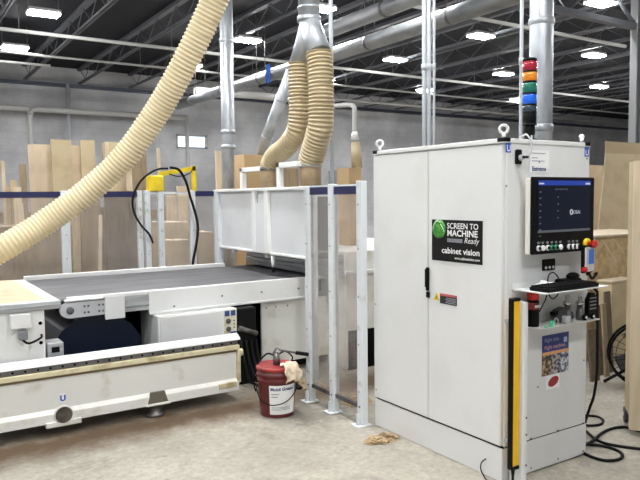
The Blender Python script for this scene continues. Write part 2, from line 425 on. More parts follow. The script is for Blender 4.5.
# pipes along X under the roof
def xpipe(name, y, z, x0, x1, r, m, label, cat='pipe', group=None):
    mb = MB().cyl((x0, y, z), (x1, y, z), r, 12)
    x = x0+.8
    t = thing(name, label, cat, (x0, y, z), group)
    mb.build('run', m, t)
    while x < x1:
        MB().tube([(x, y, z+r-.003), (x, y, DECK)], .008, 6).build('hanger', M['steel'], t); x += 3.0
    return t
xpipe('sprinkler_pipe', 11.2, 4.85, -7.5, 27, .036, M['pipe'], 'thick white sprinkler pipe crossing the upper left in front of the others')
xpipe('sprinkler_pipe', 13.3, 4.85, -7.5, 27, .027, M['pipe'], 'thin white overhead pipe crossing below the thick sprinkler pipe')
xpipe('sprinkler_pipe', 14.4, 4.85, -7.5, .48, .03, M['pipe'], 'short thin white overhead pipe at the far left ending over the wall')
xpipe('sprinkler_pipe', 6.1, 4.85, 4.3, 10.6, .035, M['pipe'], 'white overhead pipe crossing at the upper right behind the thick duct')
xpipe('sprinkler_pipe', 16.2, 4.95, 8, 27, .04, M['pipe'], 'far white overhead pipe at the right near the block wall')
t = thing('wall_pipe', 'grey white pipe run along the far block wall with elbow drops', 'pipe', (-3, 17.5, 4.15))
a, b = P(0, 107, 'y', 17.5), P(187, 124, 'y', 17.5)
z = a.z
MB().cyl((-5, 17.5, z), (b.x, 17.5, z), .08, 14).build('run', M['pipe'], t)
d1 = P(30, 115, 'y', 17.2)
MB().tube(spline([(d1.x+.5, 17.5, z-.02), (d1.x+.15, 17.3, z-.03), (d1.x, 17.2, z-.2), (d1.x, 17.2, z-.6), (d1.x, 17.2, 0)], 6), .07, 12).build('drop', M['pipe'], t)
MB().tube([(b.x, 17.5, z), (b.x, 17.5, P(187, 165, 'y', 17.5).z-2.5)], .06, 12).build('drop', M['pipe'], t)
x69 = P(69, 120, 'y', 17.7).x
single(MB().cyl((x69, 17.75, 0), (x69, 17.75, 5.0), .05, 10), 'wall_conduit', M['conduit'], 'thin grey vertical conduit on the far wall above the tallest tan sheet', 'conduit')
a = P(236, 94, 'z', 4.5)
tt = thing('dust_pipe', 'thick white horizontal pipe right of the slim vertical duct', 'pipe', (a.x, a.y, 4.5))
MB().cyl((a.x-1.2, a.y, 4.5), (a.x+3.2, a.y, 4.5), .1, 16).build('run', M['pipe'], tt)
for dx in (-.9, 2.6): MB().tube([(a.x+dx, a.y, 4.58), (a.x+dx, a.y, DECK)], .01, 6).build('hanger', M['steel'], tt)

# hanging round ducts along Y
def yduct(x, z, y0, y1, r, label):
    t = thing('spiral_duct', label, 'duct', (x, y0, z-r), 'round ducts hung along the roof')
    MB().cyl((x, y0, z), (x, y1, z), r, 28).build('duct_body', M['duct'], t)
    y = y0+.7
    while y < y1:
        MB().cyl((x, y-.025, z), (x, y+.025, z), r*1.07, 28).build('flange', M['steel'], t)
        for sx in (-.8, .8): MB().tube([(x+sx*r, y, z+r*.6), (x+sx*r, y, DECK)], .007, 6).build('hanger', M['steel'], t)
        y += 1.9
    return t
yduct(3.84, 4.2, 1.8, 14.9, .125, 'long round galvanised duct hung lower, slanting across behind the cream hoses')
yduct(2.82, 4.2, 2.0, 6.0, .11, 'shorter round galvanised duct hung nearer, ending beside the branching duct')

# vertical ducts
def vduct(x, y, r, z1, label, bands, z0=0.0):
    t = thing('vertical_duct', label, 'duct', (x, y, z0))
    MB().cyl((x, y, z0), (x, y, z1), r, 32).build('duct_body', M['galv'], t)
    for zb in bands:
        MB().lathe((x, y, zb), [(r, -.03), (r*1.08, -.025), (r*1.12, -.004), (r*1.12, .004), (r*1.08, .025), (r, .03)], 32).build('flange', M['galv'], t)
    return t
yv = 6.0; q = P(227.5, 100, 'y', yv)
vduct(q.x, yv, .092, DECK, 'slim galvanised vertical duct dropping behind the machine hood', [P(227, 41, 'y', yv).z, P(228, 132, 'y', yv).z, P(228, 147, 'y', yv).z])
q = P(541, 70, 'x', 1.6)
vduct(1.6, q.y, .094, DECK, 'thick galvanised vertical duct rising behind the control cabinet', [P(541, 22, 'x', 1.6).z, P(541, 128, 'x', 1.6).z])

# vertical conduits behind the cabinet
for px, r, lb in ((424.5, .021, 'thickest grey conduit rising behind the cabinet, leftmost of three together'), (429.2, .017, 'grey conduit rising behind the cabinet, middle of three together'), (434, .011, 'thinnest grey conduit rising behind the cabinet, rightmost of three together'), (521, .013, 'single grey conduit rising just left of the thick duct')):
    q = P(px, 100, 'x', .92)
    t = thing('conduit', lb, 'conduit', (.92, q.y, 0))
    MB().cyl((.92, q.y, 0), (.92, q.y, DECK), r, 12).build('pipe_run', M['conduit'], t)
    MB().cyl((.92, q.y, q.z+.25), (.92, q.y, q.z+.30), r*1.35, 12).build('coupling', M['conduit'], t)
q = P(331.5, 100, 'x', .9)
single(MB().cyl((.9, q.y, 1.152), (.9, q.y, DECK), .021, 12), 'conduit', M['conduit'], 'grey vertical conduit beside the right-hand cream hose', 'conduit')

# column and girder at the right
cy = 4.6; q = P(635, 90, 'y', cy)
single(MB().box((q.x-.07, cy-.07, 0), (q.x-.055, cy+.07, DECK)).box((q.x+.055, cy-.07, 0), (q.x+.07, cy+.07, DECK)).box((q.x-.06, cy-.006, 0), (q.x+.06, cy+.006, DECK)), 'steel_column', mat('column_grey', (120, 122, 124), .5), 'grey steel roof column at the far right edge', 'column')
t = thing('roof_girder', 'dark steel truss girder meeting the column at the upper right', 'girder', (q.x-4, cy, 4.75))
zg = P(600, 19, 'y', cy).z
MB().box((q.x-5, cy-.06, zg-.05), (q.x+4, cy+.06, zg+.05)).build('bottom_chord', M['joist'], t)
MB().box((q.x-5, cy-.06, 5.38), (q.x+4, cy+.06, 5.5)).build('top_chord', M['joist'], t)
g = MB()
for i in range(9): g.tube([(q.x-5+i, cy, zg if i % 2 else 5.4), (q.x-4+i, cy, 5.4 if i % 2 else zg)], .035, 8)
g.build('web', M['joist'], t)

# ------------------------------------------------------------ machine bed
BY = 2.3; BX1 = -.57; BX0 = -4.2
t = thing('machine_bed', 'long low white machine bed with a drilled guide rail along its top', 'machine bed', (-2, 2.5, 0))
MB().prism([(BX0, BY+.014, .195), (BX0, BY-.008, .165), (BX0, BY-.008, .10), (BX0, BY+.42, .10), (BX0, BY+.42, .42), (BX0, BY+.014, .42)], (BX1-BX0, 0, 0)).build('bed_beam', M['dirty'], t)
MB().box((BX0, BY-.012, .435), (BX1+.01, BY+.4, .475), .006).build('rail_seat', M['cream'], t)
MB().box((BX0, BY+.004, .418), (BX1, BY+.3, .437)).build('oil_groove', mat('oily_brown', (120, 100, 70), .5), t)
rl = MB().box((BX0, BY+.004, .475), (BX1, BY+.05, .515), .003).build('guide_rail', M['steel'], t)
for i in range(36):
    x = BX1-.06-i*.082
    MB().lathe((x, BY+.004, .495), [(.008, 0), (.008, -.003), (.005, -.004)], 10, 'y').build('bolt', M['dark'], rl)
MB().prism([(BX0, BY-.006, .515), (BX0, BY+.0, .528), (BX0, BY+.045, .556), (BX0, BY+.08, .556), (BX0, BY+.08, .515)], (BX1-BX0+.02, 0, 0)).build('top_cover', M['white'], t)
MB().box((BX0, BY+.08, .475), (BX1, BY+.41, .482)).build('recess_shade', M['dark'], t)  # flat dark sheet in place of the shaded recess behind the cover
MB().box((BX1-.012, BY-.01, .16), (BX1+.02, BY+.42, .435), .006).build('end_plate', M['cream'], t)
MB().cyl((BX1+.02, BY+.03, .40), (BX1+.05, BY+.03, .40), .03, 14).build('end_bolt', M['cream'], t)
MB().box((BX1-.18, BY-.014, .13), (BX1-.02, BY+.02, .175), .004).build('drip_edge', M['cream'], t)
# lifting eye with its pipe socket
q = P(64, 417, 'y', BY-.02)
e = MB().lathe((q.x, BY-.006, .152), [(.066, 0), (.066, -.016), (.060, -.018), (.058, -.004)], 28, 'y').build('lifting_eye', M['dirty'], t)
MB().cyl((q.x, BY-.0175, .152), (q.x, BY-.0255, .152), .057, 24).build('eye_bore', mat('bore_grey', (96, 88, 78), .7, col2=(52, 46, 40), scale=14), e)
MB().box((q.x-.12, BY-.022, .072), (q.x+.12, BY+.1, .112), .004).build('bracket', M['dirty'], t)
s = MB().box((q.x-.02, BY+.009, .235), (q.x+.02, BY+.014, .300)).build('hook_sticker', M['ink'], t)
text('U', .055, M['blue'], s, (q.x-.017, BY+.007, .247), (1, 0, 0), (0, 0, 1), bold=.003)
# notch and jacking foot
q = P(157, 401, 'y', BY)
MB().prism([(q.x-.075, BY-.012, .115), (q.x+.085, BY-.012, .115), (q.x+.06, BY-.012, .20), (q.x-.05, BY-.012, .20)], (0, .02, 0)).build('foot_recess', mat('recess_grey', (104, 98, 84), .7), t)
MB().box((q.x-.09, BY-.03, .098), (q.x+.10, BY+.05, .112), .003).build('foot_bracket', M['dirty'], t)
for px in (q.x, q.x+.98, q.x-1.5):
    MB().lathe((px, BY+.06, 0), [(.075, 0), (.075, .02), (.05, .03), (.05, .10)], 20).build('levelling_foot', M['steel'], t)

# carriage: left table of the machine standing on the bed
CY = 2.42; CX1 = -2.03
t = thing('router_table', 'white router table head carrying a pale board, cut by the left edge', 'machine table', (-2.6, 3.2, .575))
MB().box((-4.2, CY, .483), (CX1, 4.0, .90), .006).build('body', M['white'], t)
MB().box((-4.2, CY-.02, .895), (CX1+.11, CY+.06, .955), .004).box((-4.2, CY-.035, .915), (CX1+.11, CY-.02, .93)).build('edge_extrusion', M['alu'], t)
MB().box((-4.2, CY+.06, .895), (CX1+.02, 4.1, .918)).build('top_plate', M['alu'], t)
bx = P(10, 330, 'y', CY-.02).x; bx1 = P(31, 330, 'y', CY-.02).x
m_ = MB().box((bx, CY-.045, P(20, 335, 'y', CY).z+.05), (bx1, CY, .885), .005).build('cover_plate', M['white'], t)
MB().box((bx+.05, CY-.05, .70), (bx1-.025, CY-.005, .765), .008).build('limit_switch', M['grey'], t)
MB().tube(spline([(bx1-.06, CY-.02, .70), (bx1-.02, CY-.05, .675), (bx1+.06, CY-.03, .70), (bx1+.07, CY-.01, .72)], 6), .008, 8).build('cable', M['rubber'], t)
for zz in (.80, .66): MB().cyl((CX1-.03, CY-.004, zz), (CX1-.03, CY+.002, zz), .013, 12).build('hole_plug', M['dark'], t)
single(MB().prism([P(-60, 312, 'z', .921), P(46, 303, 'z', .921), P(13, 282, 'z', .921), P(-60, 286, 'z', .921)], (0, 0, .018)), 'spoilboard', M['spoil'], 'pale cream board lying on the router table at the left edge', 'board')
t = thing('rail_bracket', 'small grey bracket block beside the router table above the bed', 'bracket', (-1.9, 2.5, .485))
MB().box((-2.01, 2.45, .483), (-1.90, 2.62, .64), .005).build('block', M['alu'], t)
MB().box((-1.985, 2.445, .57), (-1.93, 2.451, .61)).build('slot', M['dark'], t)

# ------------------------------------------------------------ conveyor table
TY0, TY1, TX0 = 2.87, 4.5, -1.87
t = thing('conveyor_table', 'white framed conveyor table with a grey belt feeding under the machine hood', 'conveyor table', (-.6, 3.6, 0))
MB().box((TX0+.03, TY0+.05, .862), (.70, TY1-.04, .884), .006).build('belt', M['belt'], t)
sp = MB()
sp.prism([(-1.12, TY0-.012, .72), (.46, TY0-.012, .70), (.46, TY0-.012, .905), (-1.12, TY0-.012, .897)], (0, .02, 0))
sp.build('side_plate', M['white'], t)
MB().box((-1.49, TY0-.035, .70), (-1.33, TY0-.012, .888), .003).build('mounting_plate', M['white'], t)
MB().box((TX0+.1, TY0, .872), (.70, TY0+.06, .900), .004).build('top_rim', M['white'], t)
pr = MB().box((-1.42, TY0-.01, .745), (-.95, TY0+.03, .775)).box((-1.42, TY0-.01, .79), (-.95, TY0+.03, .82)).box((-1.42, TY0-.004, .835), (-.95, TY0+.03, .872)).box((-1.42, TY0+.01, .74), (-.95, TY0+.04, .87))
pr.build('slotted_profile', M['alu'], t)
n_ = 10
endp = [(TX0+.11+.075*math.cos(math.pi/2+math.pi*k/n_), TY0-.02, .80+.062*math.sin(math.pi/2+math.pi*k/n_)) for k in range(n_+1)]
hp = MB().prism(endp+[(-1.45, TY0-.02, .745), (-1.45, TY0-.02, .862)], (0, .05, 0)).build('bearing_housing', mat('bearing_grey', (196, 199, 203), .4, .3), t)
MB().lathe((TX0+.11, TY0-.02, .80), [(.03, 0), (.03, -.006), (.018, -.012), (.006, -.012)], 16, 'y').build('shaft_end', M['steel'], hp)
for x in (-1.65, -1.62, -1.535, -1.505):
    for z in (.775, .825):
        MB().cyl((x, TY0-.026, z), (x, TY0-.018, z), .009, 10).build('bolt', M['steel'], hp)
MB().cyl((TX0+.10, TY0+.03, .815), (TX0+.10, TY1, .815), .062, 24).build('roller', M['rubber'], t)
MB().prism([(TX0-.06, TY0-.01, .87), (TX0+.035, TY0-.01, .87), (TX0+.035, TY1, .87), (TX0-.06, TY1, .87)], (0, 0, .022)).build('end_strip', mat('strip_white', (206, 211, 214), .35), t)
MB().box((TX0+.035, TY1-.05, .82), (.32, TY1, .925), .004).build('rear_rim', M['white'], t)
lip = MB().box((-1.8, TY0-.03, .87), (-1.5, TY0+.01, .888), .005).build('lip', M['white'], t)
for x in (-.9, -.45, -.05, .35):
    MB().cyl((x, TY0-.017, .80 if x > -.8 else .75), (x, TY0-.01, .80 if x > -.8 else .75), .009, 10).build('screw', M['steel'], t)
MB().box((-1.12, TY0-.02, .70), (.46, TY0+.01, .722), .003).build('bottom_flange', M['white'], t)
for yy in (TY0+.1, TY1-.12): MB().box((-1.8, yy, .74), (.68, yy+.06, .85)).build('inner_beam', M['steel'], t)
for x, y in ((-1.15, TY1-.2), (.2, TY1-.2), (-.2, TY0+.35)):
    MB().box((x-.04, y-.04, 0), (x+.04, y+.04, .76)).build('leg', M['steel'], t)
MB().box((-1.7, TY1-.1, .0), (.68, TY1-.08, .76)).build('rear_blocker', M['rubber'], t)  # added black plate closing the back, keeps the space beneath dark
MB().box((-.30, 3.06, .0), (.60, 3.08, .735)).build('shade_sheet', M['rubber'], t)  # added black sheet, stands in for the shade under the table
# chip chute below the table
ch = []
for k in range(9):
    a_ = math.pi*(.95-.8*k/8); ch.append((-1.52+.40*math.cos(a_), 2.98, .32+.42*math.sin(a_)))
single(MB().prism(ch+[(-1.16, 2.98, .0), (-1.90, 2.98, .0)], (0, .9, 0)), 'chip_chute', M['navyplate'], 'dark navy curved metal chute in the dark recess under the conveyor', 'chute')
# small control box on the bed below the conveyor
JY = 2.745
bx0 = P(158, 330, 'y', JY).x; bx1 = P(237, 325, 'y', JY).x
t = thing('junction_box', 'white junction box with blue squares and round gauges, behind the bed under the conveyor', 'control box', ((bx0+bx1)/2, 2.9, 0))
MB().box((bx0, JY, 0), (bx1, 3.2, .697), .005).build('body', M['white'], t)
MB().box((bx0+.02, JY-.008, .44), (bx1-.135, JY+.002, .685), .003).build('lid', M['white'], t)
cp = MB().box((bx1-.125, JY-.006, .44), (bx1-.005, JY+.002, .692)).build('gauge_plate', mat('gauge_plate_cream', (226, 222, 196), .5), t)
for dx in (.10, .042): MB().box((bx1-dx-.019, JY-.012, .635), (bx1-dx+.023, JY-.005, .682)).build('blue_sign', M['bluesq'], cp)
for dz in (.52, .59): MB().lathe((bx1-.088, JY-.005, dz), [(.023, 0), (.023, -.012), (.015, -.014)], 16, 'y').build('gauge', M['steel'], cp)
for dz in (.53, .56, .59): MB().cyl((bx1-.032, JY-.005, dz), (bx1-.032, JY-.015, dz), .006, 8).build('button', M['bluesq'], cp)
MB().box((bx1-.07, JY-.012, .48), (bx1-.01, JY-.004, .493)).build('blue_strip', M['bluesq'], cp)

dx_ = P(260.5, 340, 'y', 2.66).x
t = thing('gap_filler', 'black box and cables added to darken the gap between the machine bed and the white support panel', 'housing', (dx_-.1, 2.78, 0))  # added black box, its colour stands in for the dark of the gap
lx_ = P(240.5, 330, 'y', 2.66).x
MB().box((lx_, 2.735, 0), (dx_, 2.84, .69), .01).build('filler_body', M['rubber'], t)
MB().tube([(lx_+.01, 2.71, .52), (dx_-.01, 2.71, .45)], .024, 12).build('pipe', M['steel'], t)
for k in range(4):
    MB().tube(spline([(lx_+.03+.05*k, 2.72, .40), (lx_+.04+.05*k, 2.66, .2), (lx_+.06+.06*k, 2.58-.03*k, .05), (dx_+.05+.05*k, 2.48-.06*k, .014), (dx_+.16+.03*k, 2.78-.02*k, .014)], 6), .013, 8).build('cable', M['rubber'], t)
# ------------------------------------------------------------ gantry hood
HX = .3
pa, pb = P(218, 190, 'x', HX), P(311, 186.5, 'x', HX)
hy1, hy0, ht = pa.y, pb.y, 1.775
zb = 1.11
t = thing('machine_hood', 'tall pale grey panelled hood of the machine across the conveyor table', 'machine hood', (.6, 3.5, 0))
MB().box((HX+.02, hy0, zb), (HX+.035, hy1, ht-.02)).build('front_panel', M['panel'], t)
MB().box((HX-.025, hy0-.02, ht-.03), (HX+.05, hy1+.03, ht), .004).build('top_rail', M['white'], t)
ys = [P(x, 220, 'x', HX).y for x in (255, 267.5)]
for yy in ys: MB().box((HX-.025, yy-.035, zb), (HX+.03, yy+.035, ht-.03), .004).build('rib', M['white'], t)
MB().box((HX-.02, hy1-.03, .87), (HX+.05, hy1+.04, ht-.005), .004).build('side_post', M['post'], t)
MB().box((HX-.02, hy0-.03, 0), (HX+.05, hy0+.04, ht-.005), .004).build('side_post', M['post'], t)
MB().box((HX-.012, ys[1]+.02, zb), (HX+.035, ys[0]-.02, zb+.5)).build('filler_panel', M['panel'], t)
MB().box((HX+.0, hy0, zb-.012), (HX+.05, hy1, zb+.012), .003).build('bottom_edge', M['white'], t)
for y in (hy1-.4, 3.4):
    MB().box((HX-.01, y-.02, zb-.05), (HX+.03, y+.02, zb)).build('hinge_bracket', M['alu'], t)
MB().tube([(HX+.02, 3.30, zb-.02), (HX+.02, 3.30, zb-.1), (HX+.02, 3.30, zb-.14)], [.022, .02, .008], 12).build('nozzle', M['white'], t)
MB().cyl((HX+.02, 3.30, zb-.14), (HX+.02, 3.30, zb-.19), .01, 10).build('nozzle_tip', M['rubber'], t)
pbm = MB()
for k in range(5): pbm.box((.62-.012*(k % 2), 2.62, .905+.045*k), (.72, 4.5, .945+.045*k), .004)
pbm.build('pressure_beam', M['alu'], t)
MB().box((.72, 2.6, 0), (2.2, 4.5, 1.15), .01).build('machine_body', M['dirty'], t)
MB().box((.70, 2.57, .93), (2.22, 2.61, .965), .004).build('ledge', M['white'], t)
MB().box((.75, 2.585, 0), (2.15, 2.61, .38)).build('base_shade', M['dark'], t)  # solid near-black plate, painted for the shade low on the machine
MB().box((-.03, 2.9, .10), (.72, 2.93, .69), .004).build('support_panel', M['dirty'], t)
for x in (.02, .12, .25): MB().cyl((x, 2.896, .64), (x, 2.902, .64), .008, 8).build('screw', M['steel'], t)
MB().box((.36, 2.78, 1.13), (.78, hy1-.02, 1.70), .01).build('top_housing', M['panel'], t)
for k in range(7): MB().box((.37+.05*k, 2.745, 1.16+.003*(k % 2)), (.418+.05*k, 2.755, 1.68)).build('curtain_strip', mat('curtain_strip_grey', (120, 118, 116), .5), t)

HXX = .6
# white tube brackets and cartons above the hood
t = thing('hose_bracket', 'white square-tube bracket carrying the left cream hose', 'bracket', (.55, 4.0, 1.705))
A = P(243, 168, 'x', .6); B_ = P(274, 167, 'x', .6)
MB().box((.57, A.y-.03, 1.702), (.63, A.y+.03, A.z), .004).build('upright', M['white'], t)
MB().box((.57, P(269.5, 166, 'x', HXX).y+.103, A.z-.05), (.63, A.y+.03, A.z), .004).build('crossbar', M['white'], t)
t = thing('hose_bracket', 'white square-tube bracket carrying the right cream hose', 'bracket', (.55, 3.3, 1.705))
A = P(280, 163, 'x', .47); B_ = P(303, 162, 'x', .47)
MB().box((.44, A.y-.03, 1.702), (.495, A.y+.03, A.z), .004).build('upright', M['white'], t)
MB().box((.44, P(300, 162, 'x', .47).y, A.z-.05), (.495, A.y+.03, A.z), .004).build('crossbar', M['white'], t)
def carton(px0, px1, py, Y, z0, dep, m, label, name='cardboard_box', cat='box'):
    a, b = P(px0, py, 'y', Y), P(px1, py, 'y', Y)
    return single(MB().box((a.x, Y, z0), (b.x, Y+dep, (a.z+b.z)/2), .006), name, m, label, cat)
carton(244, 262, 154.5, 5.2, 0, .3, M['card'], 'tan upright panel box left of the left hose cuff')
carton(283, 299, 168, 4.9, 0, .3, M['brown'], 'brown slatted box between the two hose cuffs')
carton(338, 347, 170, 5.0, 0, .25, M['grey'], 'small grey box just right of the vertical conduit')

# ------------------------------------------------------------ hoses
q = [(240, -60, 4.95), (224, -22, 5.05), (203, 26, 5.15), (178, 76, 5.25), (153, 118, 5.35), (122, 160, 5.4), (86, 193, 5.4), (46, 222, 5.35), (5, 247, 5.2), (-40, 270, 5.1), (-90, 286, 5.0)]
def D(x, y, d): return CAM + (_f + _r*((x-320)/F_PX) + _u*((240-y)/F_PX))*d
pts = [D(*a) for a in q]
single(hose_mesh(pts, .101, .033, .05), 'flexible_hose', M['hose'], 'large ribbed cream dust hose sweeping down across the upper left', 'hose')
t = thing('branch_duct', 'galvanised duct splitting into two legs above the cream hoses', 'duct', (.6, 3.0, 3.0))
top = P(309, -40, 'x', HXX); n1 = P(309, 20, 'x', HXX); l1 = P(299, 63, 'x', HXX); r1 = P(319, 53, 'x', HXX)
MB().cyl(n1, (n1.x, n1.y, DECK), .105, 28).build('trunk', M['galv'], t)
MB().cyl(n1+Vector((0, 0, -.02)), n1+Vector((0, 0, .03)), .117, 28).build('flange', M['galv'], t)
MB().cyl(n1+Vector((0, 0, .1)), n1+Vector((0, 0, .125)), .112, 28).build('flange', M['galv'], t)
MB().tube([n1+Vector((0, .02, 0)), n1.lerp(l1, .5), l1], [.075, .085, .095], 24).build('leg', M['galv'], t)
MB().tube([n1, n1.lerp(r1, .5), r1], [.1, .11, .118], 24).build('leg', M['galv'], t)
lp = [l1] + [P(x, y, 'x', HXX) for x, y in ((299, 90), (299, 115), (296, 133), (286, 147), (275, 156), (269.5, 166))]
t = thing('flexible_hose', 'left of the two ribbed tan hoses below the branching duct, bending left', 'hose', lp[-1], 'hoses of the branching duct')
hl = hose_mesh(lp, .104, .036, .06); hl.build('hose_body', M['hose2'], t)
b0 = P(269.5, 166, 'x', HXX)
MB().cyl((b0.x, b0.y, 1.702), (b0.x, b0.y, b0.z+.03), .1, 28).build('cuff', M['hoseend'], t)
MB().lathe((b0.x, b0.y, b0.z-.03), [(.1, -.02), (.108, -.018), (.108, .018), (.1, .02)], 28).build('clamp', M['steel'], t)
rp = [r1] + [P(x, y, 'x', HXX) for x, y in ((320.5, 75), (321, 105), (320, 128), (315, 146), (310.5, 162))]
t = thing('flexible_hose', 'right of the two ribbed tan hoses below the branching duct, nearly straight', 'hose', rp[-1], 'hoses of the branching duct')
hose_mesh(rp, .122, .036, .06).build('hose_body', M['hose2'], t)
b0 = P(310.5, 162, 'x', HXX)
MB().cyl((b0.x, b0.y, 1.702), (b0.x, b0.y, b0.z+.03), .106, 28).build('cuff', M['hoseend'], t)
MB().lathe((b0.x, b0.y, b0.z-.03), [(.106, -.02), (.116, -.018), (.116, .018), (.106, .02)], 28).build('clamp', M['galv'], t)
a, b = P(292, 70, 'x', 1.3), P(254, 172, 'x', 1.3)
t = thing('branch_pipe', 'bright metal pipe slanting down behind the left cream hose', 'duct', b)
MB().cyl(a, b, .075, 24).build('pipe_run', M['galv'], t)
for k in (.25, .62): MB().cyl(a.lerp(b, k), a.lerp(b, k+.012), .082, 24).build('flange', M['galv'], t)
# white hooked pipe and tan sleeve
X0 = 1.4
c = [P(x, y, 'x', X0) for x, y in ((334, 106), (345, 105), (352, 105.5), (354.5, 109), (354.7, 120), (354.7, 134))]
t = thing('hooked_pipe', 'white pipe bent over in a hook right of the vertical conduit', 'pipe', c[-1])
MB().tube(spline(c, 6), .026, 12).build('pipe_run', M['pipe'], t)
MB().tube([c[-1]+Vector((0, 0, .03)), c[-1]+Vector((0, 0, -.06))], [.026, .05], 12).build('bell', M['white'], t)
e = P(355.5, 142, 'x', X0); e2 = P(357, 168, 'x', X0)
MB().tube([e, e.lerp(e2, .5), Vector((e.x, e2.y, e2.z))], [.045, .055, .06], 14).build('sleeve', M['hose2'], t)

a, b = P(349, 169.5, 'y', e2.y-.13), P(360, 169.5, 'y', e2.y-.13)
single(MB().box((a.x, e2.y-.13, 1.152), (b.x+.02, e2.y+.10, e2.z-.003), .006), 'cardboard_box', M['card'], 'tall tan box under the thin tan sleeve, seen between the right fence posts', 'box')
# ------------------------------------------------------------ fences
FX = -.07
t = thing('safety_fence', 'safety fence of white posts and clear panels between machine and cabinet', 'fence', (FX, 1.6, 0))
PY = [1.262, 1.632, 1.975]
for y, h in zip(PY, (1.79, 1.775, 1.765)):
    p_ = MB().box((FX-.028, y-.03, 0), (FX+.028, y+.03, h), .004).build('post', M['post'], t)
    MB().box((FX-.075, y-.05, 0), (FX+.05, y+.05, .008)).box((FX-.055, y-.006, .006), (FX-.02, y+.006, .09)).build('foot_plate', M['post'], p_)
    for zz in (.25, .6, .95, 1.3, 1.62): MB().cyl((FX-.031, y+.006, zz), (FX-.027, y+.006, zz), .006, 8).build('screw', M['steel'], p_)
    MB().cyl((FX-.031, y, .14), (FX-.025, y, .14), .009, 10).build('screw', M['steel'], p_)
for y0, y1 in ((PY[0], PY[1]), (PY[1], PY[2]), (PY[2], 2.5)):
    xa, xb = (FX, FX)
    if y1 > 2.4: continue
    MB().box((FX-.004, y0+.03, .14), (FX+.004, y1-.03, 1.70)).build('clear_panel', M['poly'], t)
    MB().box((FX-.012, y0+.03, 1.695), (FX+.012, y1-.03, 1.755)).build('navy_strip', M['navy'], t)
    MB().box((FX-.014, y0+.03, 1.755), (FX+.014, y1-.03, 1.768)).build('top_bar', M['post'], t)
    MB().box((FX-.012, y0+.03, .12), (FX+.012, y1-.03, .15)).build('bottom_bar', M['steel'], t)
RY = 4.8
t = thing('rear_fence', 'long rear safety fence with navy top strip behind the conveyor table', 'fence', (-1, RY, 0))
px_posts = [(-60, 8), (65.5, 8), (140, 5), (147.5, 6), (161, 6), (192.5, 6), (217.5, 8)]
xs = []
for px, wd in px_posts:
    x = P(px, 230, 'y', RY).x; hw = wd*.0055; xs.append((x, hw))
    p_ = MB().box((x-hw, RY-.03, 0), (x+hw, RY+.03, 1.768), .004).build('post', M['post'], t)
    for zz in (1.05, 1.3, 1.55): MB().cyl((x, RY-.033, zz), (x, RY-.028, zz), .006, 8).build('screw', M['steel'], p_)
    MB().box((x-hw-.03, RY-.06, 0), (x+hw+.03, RY+.06, .008)).build('foot_plate', M['post'], p_)
for i in range(len(xs)-1):
    x0 = xs[i][0]+xs[i][1]; x1 = xs[i+1][0]-xs[i+1][1]
    if x1-x0 < .05: continue
    MB().box((x0, RY-.004, .15), (x1, RY+.004, 1.70)).build('clear_panel', M['poly'], t)
    if i in (0, 1, 5): MB().box((x0, RY-.014, 1.698), (x1, RY+.014, 1.76)).build('navy_strip', M['navy'], t)
    else: MB().box((x0, RY-.014, 1.725), (x1, RY+.014, 1.75)).build('top_bar', M['post'], t)
# yellow arm with cables
t = thing('yellow_bracket', 'yellow metal arm and box mounted on the rear fence posts', 'bracket', (-.4, RY+.05, 1.75))
a, b = P(148, 175.5, 'y', RY), P(163, 191.5, 'y', RY)
MB().box((a.x, RY-.05, b.z), (b.x, RY+.09, a.z), .012).build('box', M['yellow'], t)
c0, c1 = P(160, 172, 'y', RY), P(196, 166, 'y', RY)
MB().prism([(c0.x, RY, c0.z-.05), (c1.x, RY, c1.z-.05), (c1.x, RY, c1.z), (c0.x, RY, c0.z)], (0, .05, 0)).build('arm', M['yellow'], t)
MB().box((c1.x-.045, RY, 1.735), (c1.x, RY+.05, c1.z), .003).build('upright', M['yellow'], t)
MB().tube(spline([(c0.x+.1, RY-.02, c0.z-.02), (c0.x+.2, RY-.05, c0.z-.05), (c1.x-.1, RY-.04, c1.z-.09), (c1.x-.05, RY-.02, c1.z-.03)], 6), .006, 6).build('wire', M['rubber'], t)
cb1 = [P(x, y, 'y', RY-.075) for x, y in ((168, 168.5), (159, 169), (150, 173), (140, 182), (133, 197), (134, 212), (141, 225), (149, 234), (153, 243))]
single(MB().tube(spline(cb1, 8), .012, 10), 'cable', M['rubber'], 'black cable drooping in a left bow from the yellow arm', 'cable')
cb2 = [P(x, y, 'y', RY-.13) for x, y in ((170, 167.5), (179, 170), (186, 182), (190, 196), (195, 212), (198, 228), (196, 246), (193, 262), (193, 272))]
single(MB().tube(spline(cb2, 8), .015, 10), 'cable', M['rubber'], 'black cable hanging from the yellow arm down to the conveyor rim', 'cable')

# ------------------------------------------------------------ sheet goods behind the fence
def board(px0, px1, py, Y, m, label, th=.025, lean=.15, name='wood_sheet', cat='board', group='sheets leaning behind the rear fence'):
    a, b = P(px0, py, 'y', Y+lean), P(px1, py, 'y', Y+lean)
    z = (a.z+b.z)/2
    mb = MB().prism([(a.x, Y, 0), (b.x, Y, 0), (b.x, Y+lean, z), (a.x, Y+lean, z)], (0, th, 0))
    return single(mb, name, m, label, cat, group)
Y0 = 7.4
board(27.5, 34, 144.5, Y0-.12, M['mdf2'], 'narrow peach board at the left end of the tall sheet row')
board(33, 52, 144.5, Y0, M['mdf2'], 'wide peach sheet left of the tallest tan sheet')
board(50.5, 71, 139.5, Y0-.2, M['mdf'], 'tallest tan sheet of the row at the left')
board(69, 81, 145.5, Y0, M['mdf2'], 'peach sheet between the two tall tan sheets')
board(80, 94.5, 140, Y0-.1, M['mdf'], 'tall tan sheet at the right end of the left row')
board(102, 105, 143, Y0-.1, M['ply'], 'very narrow pale strip left of the large hose bend')
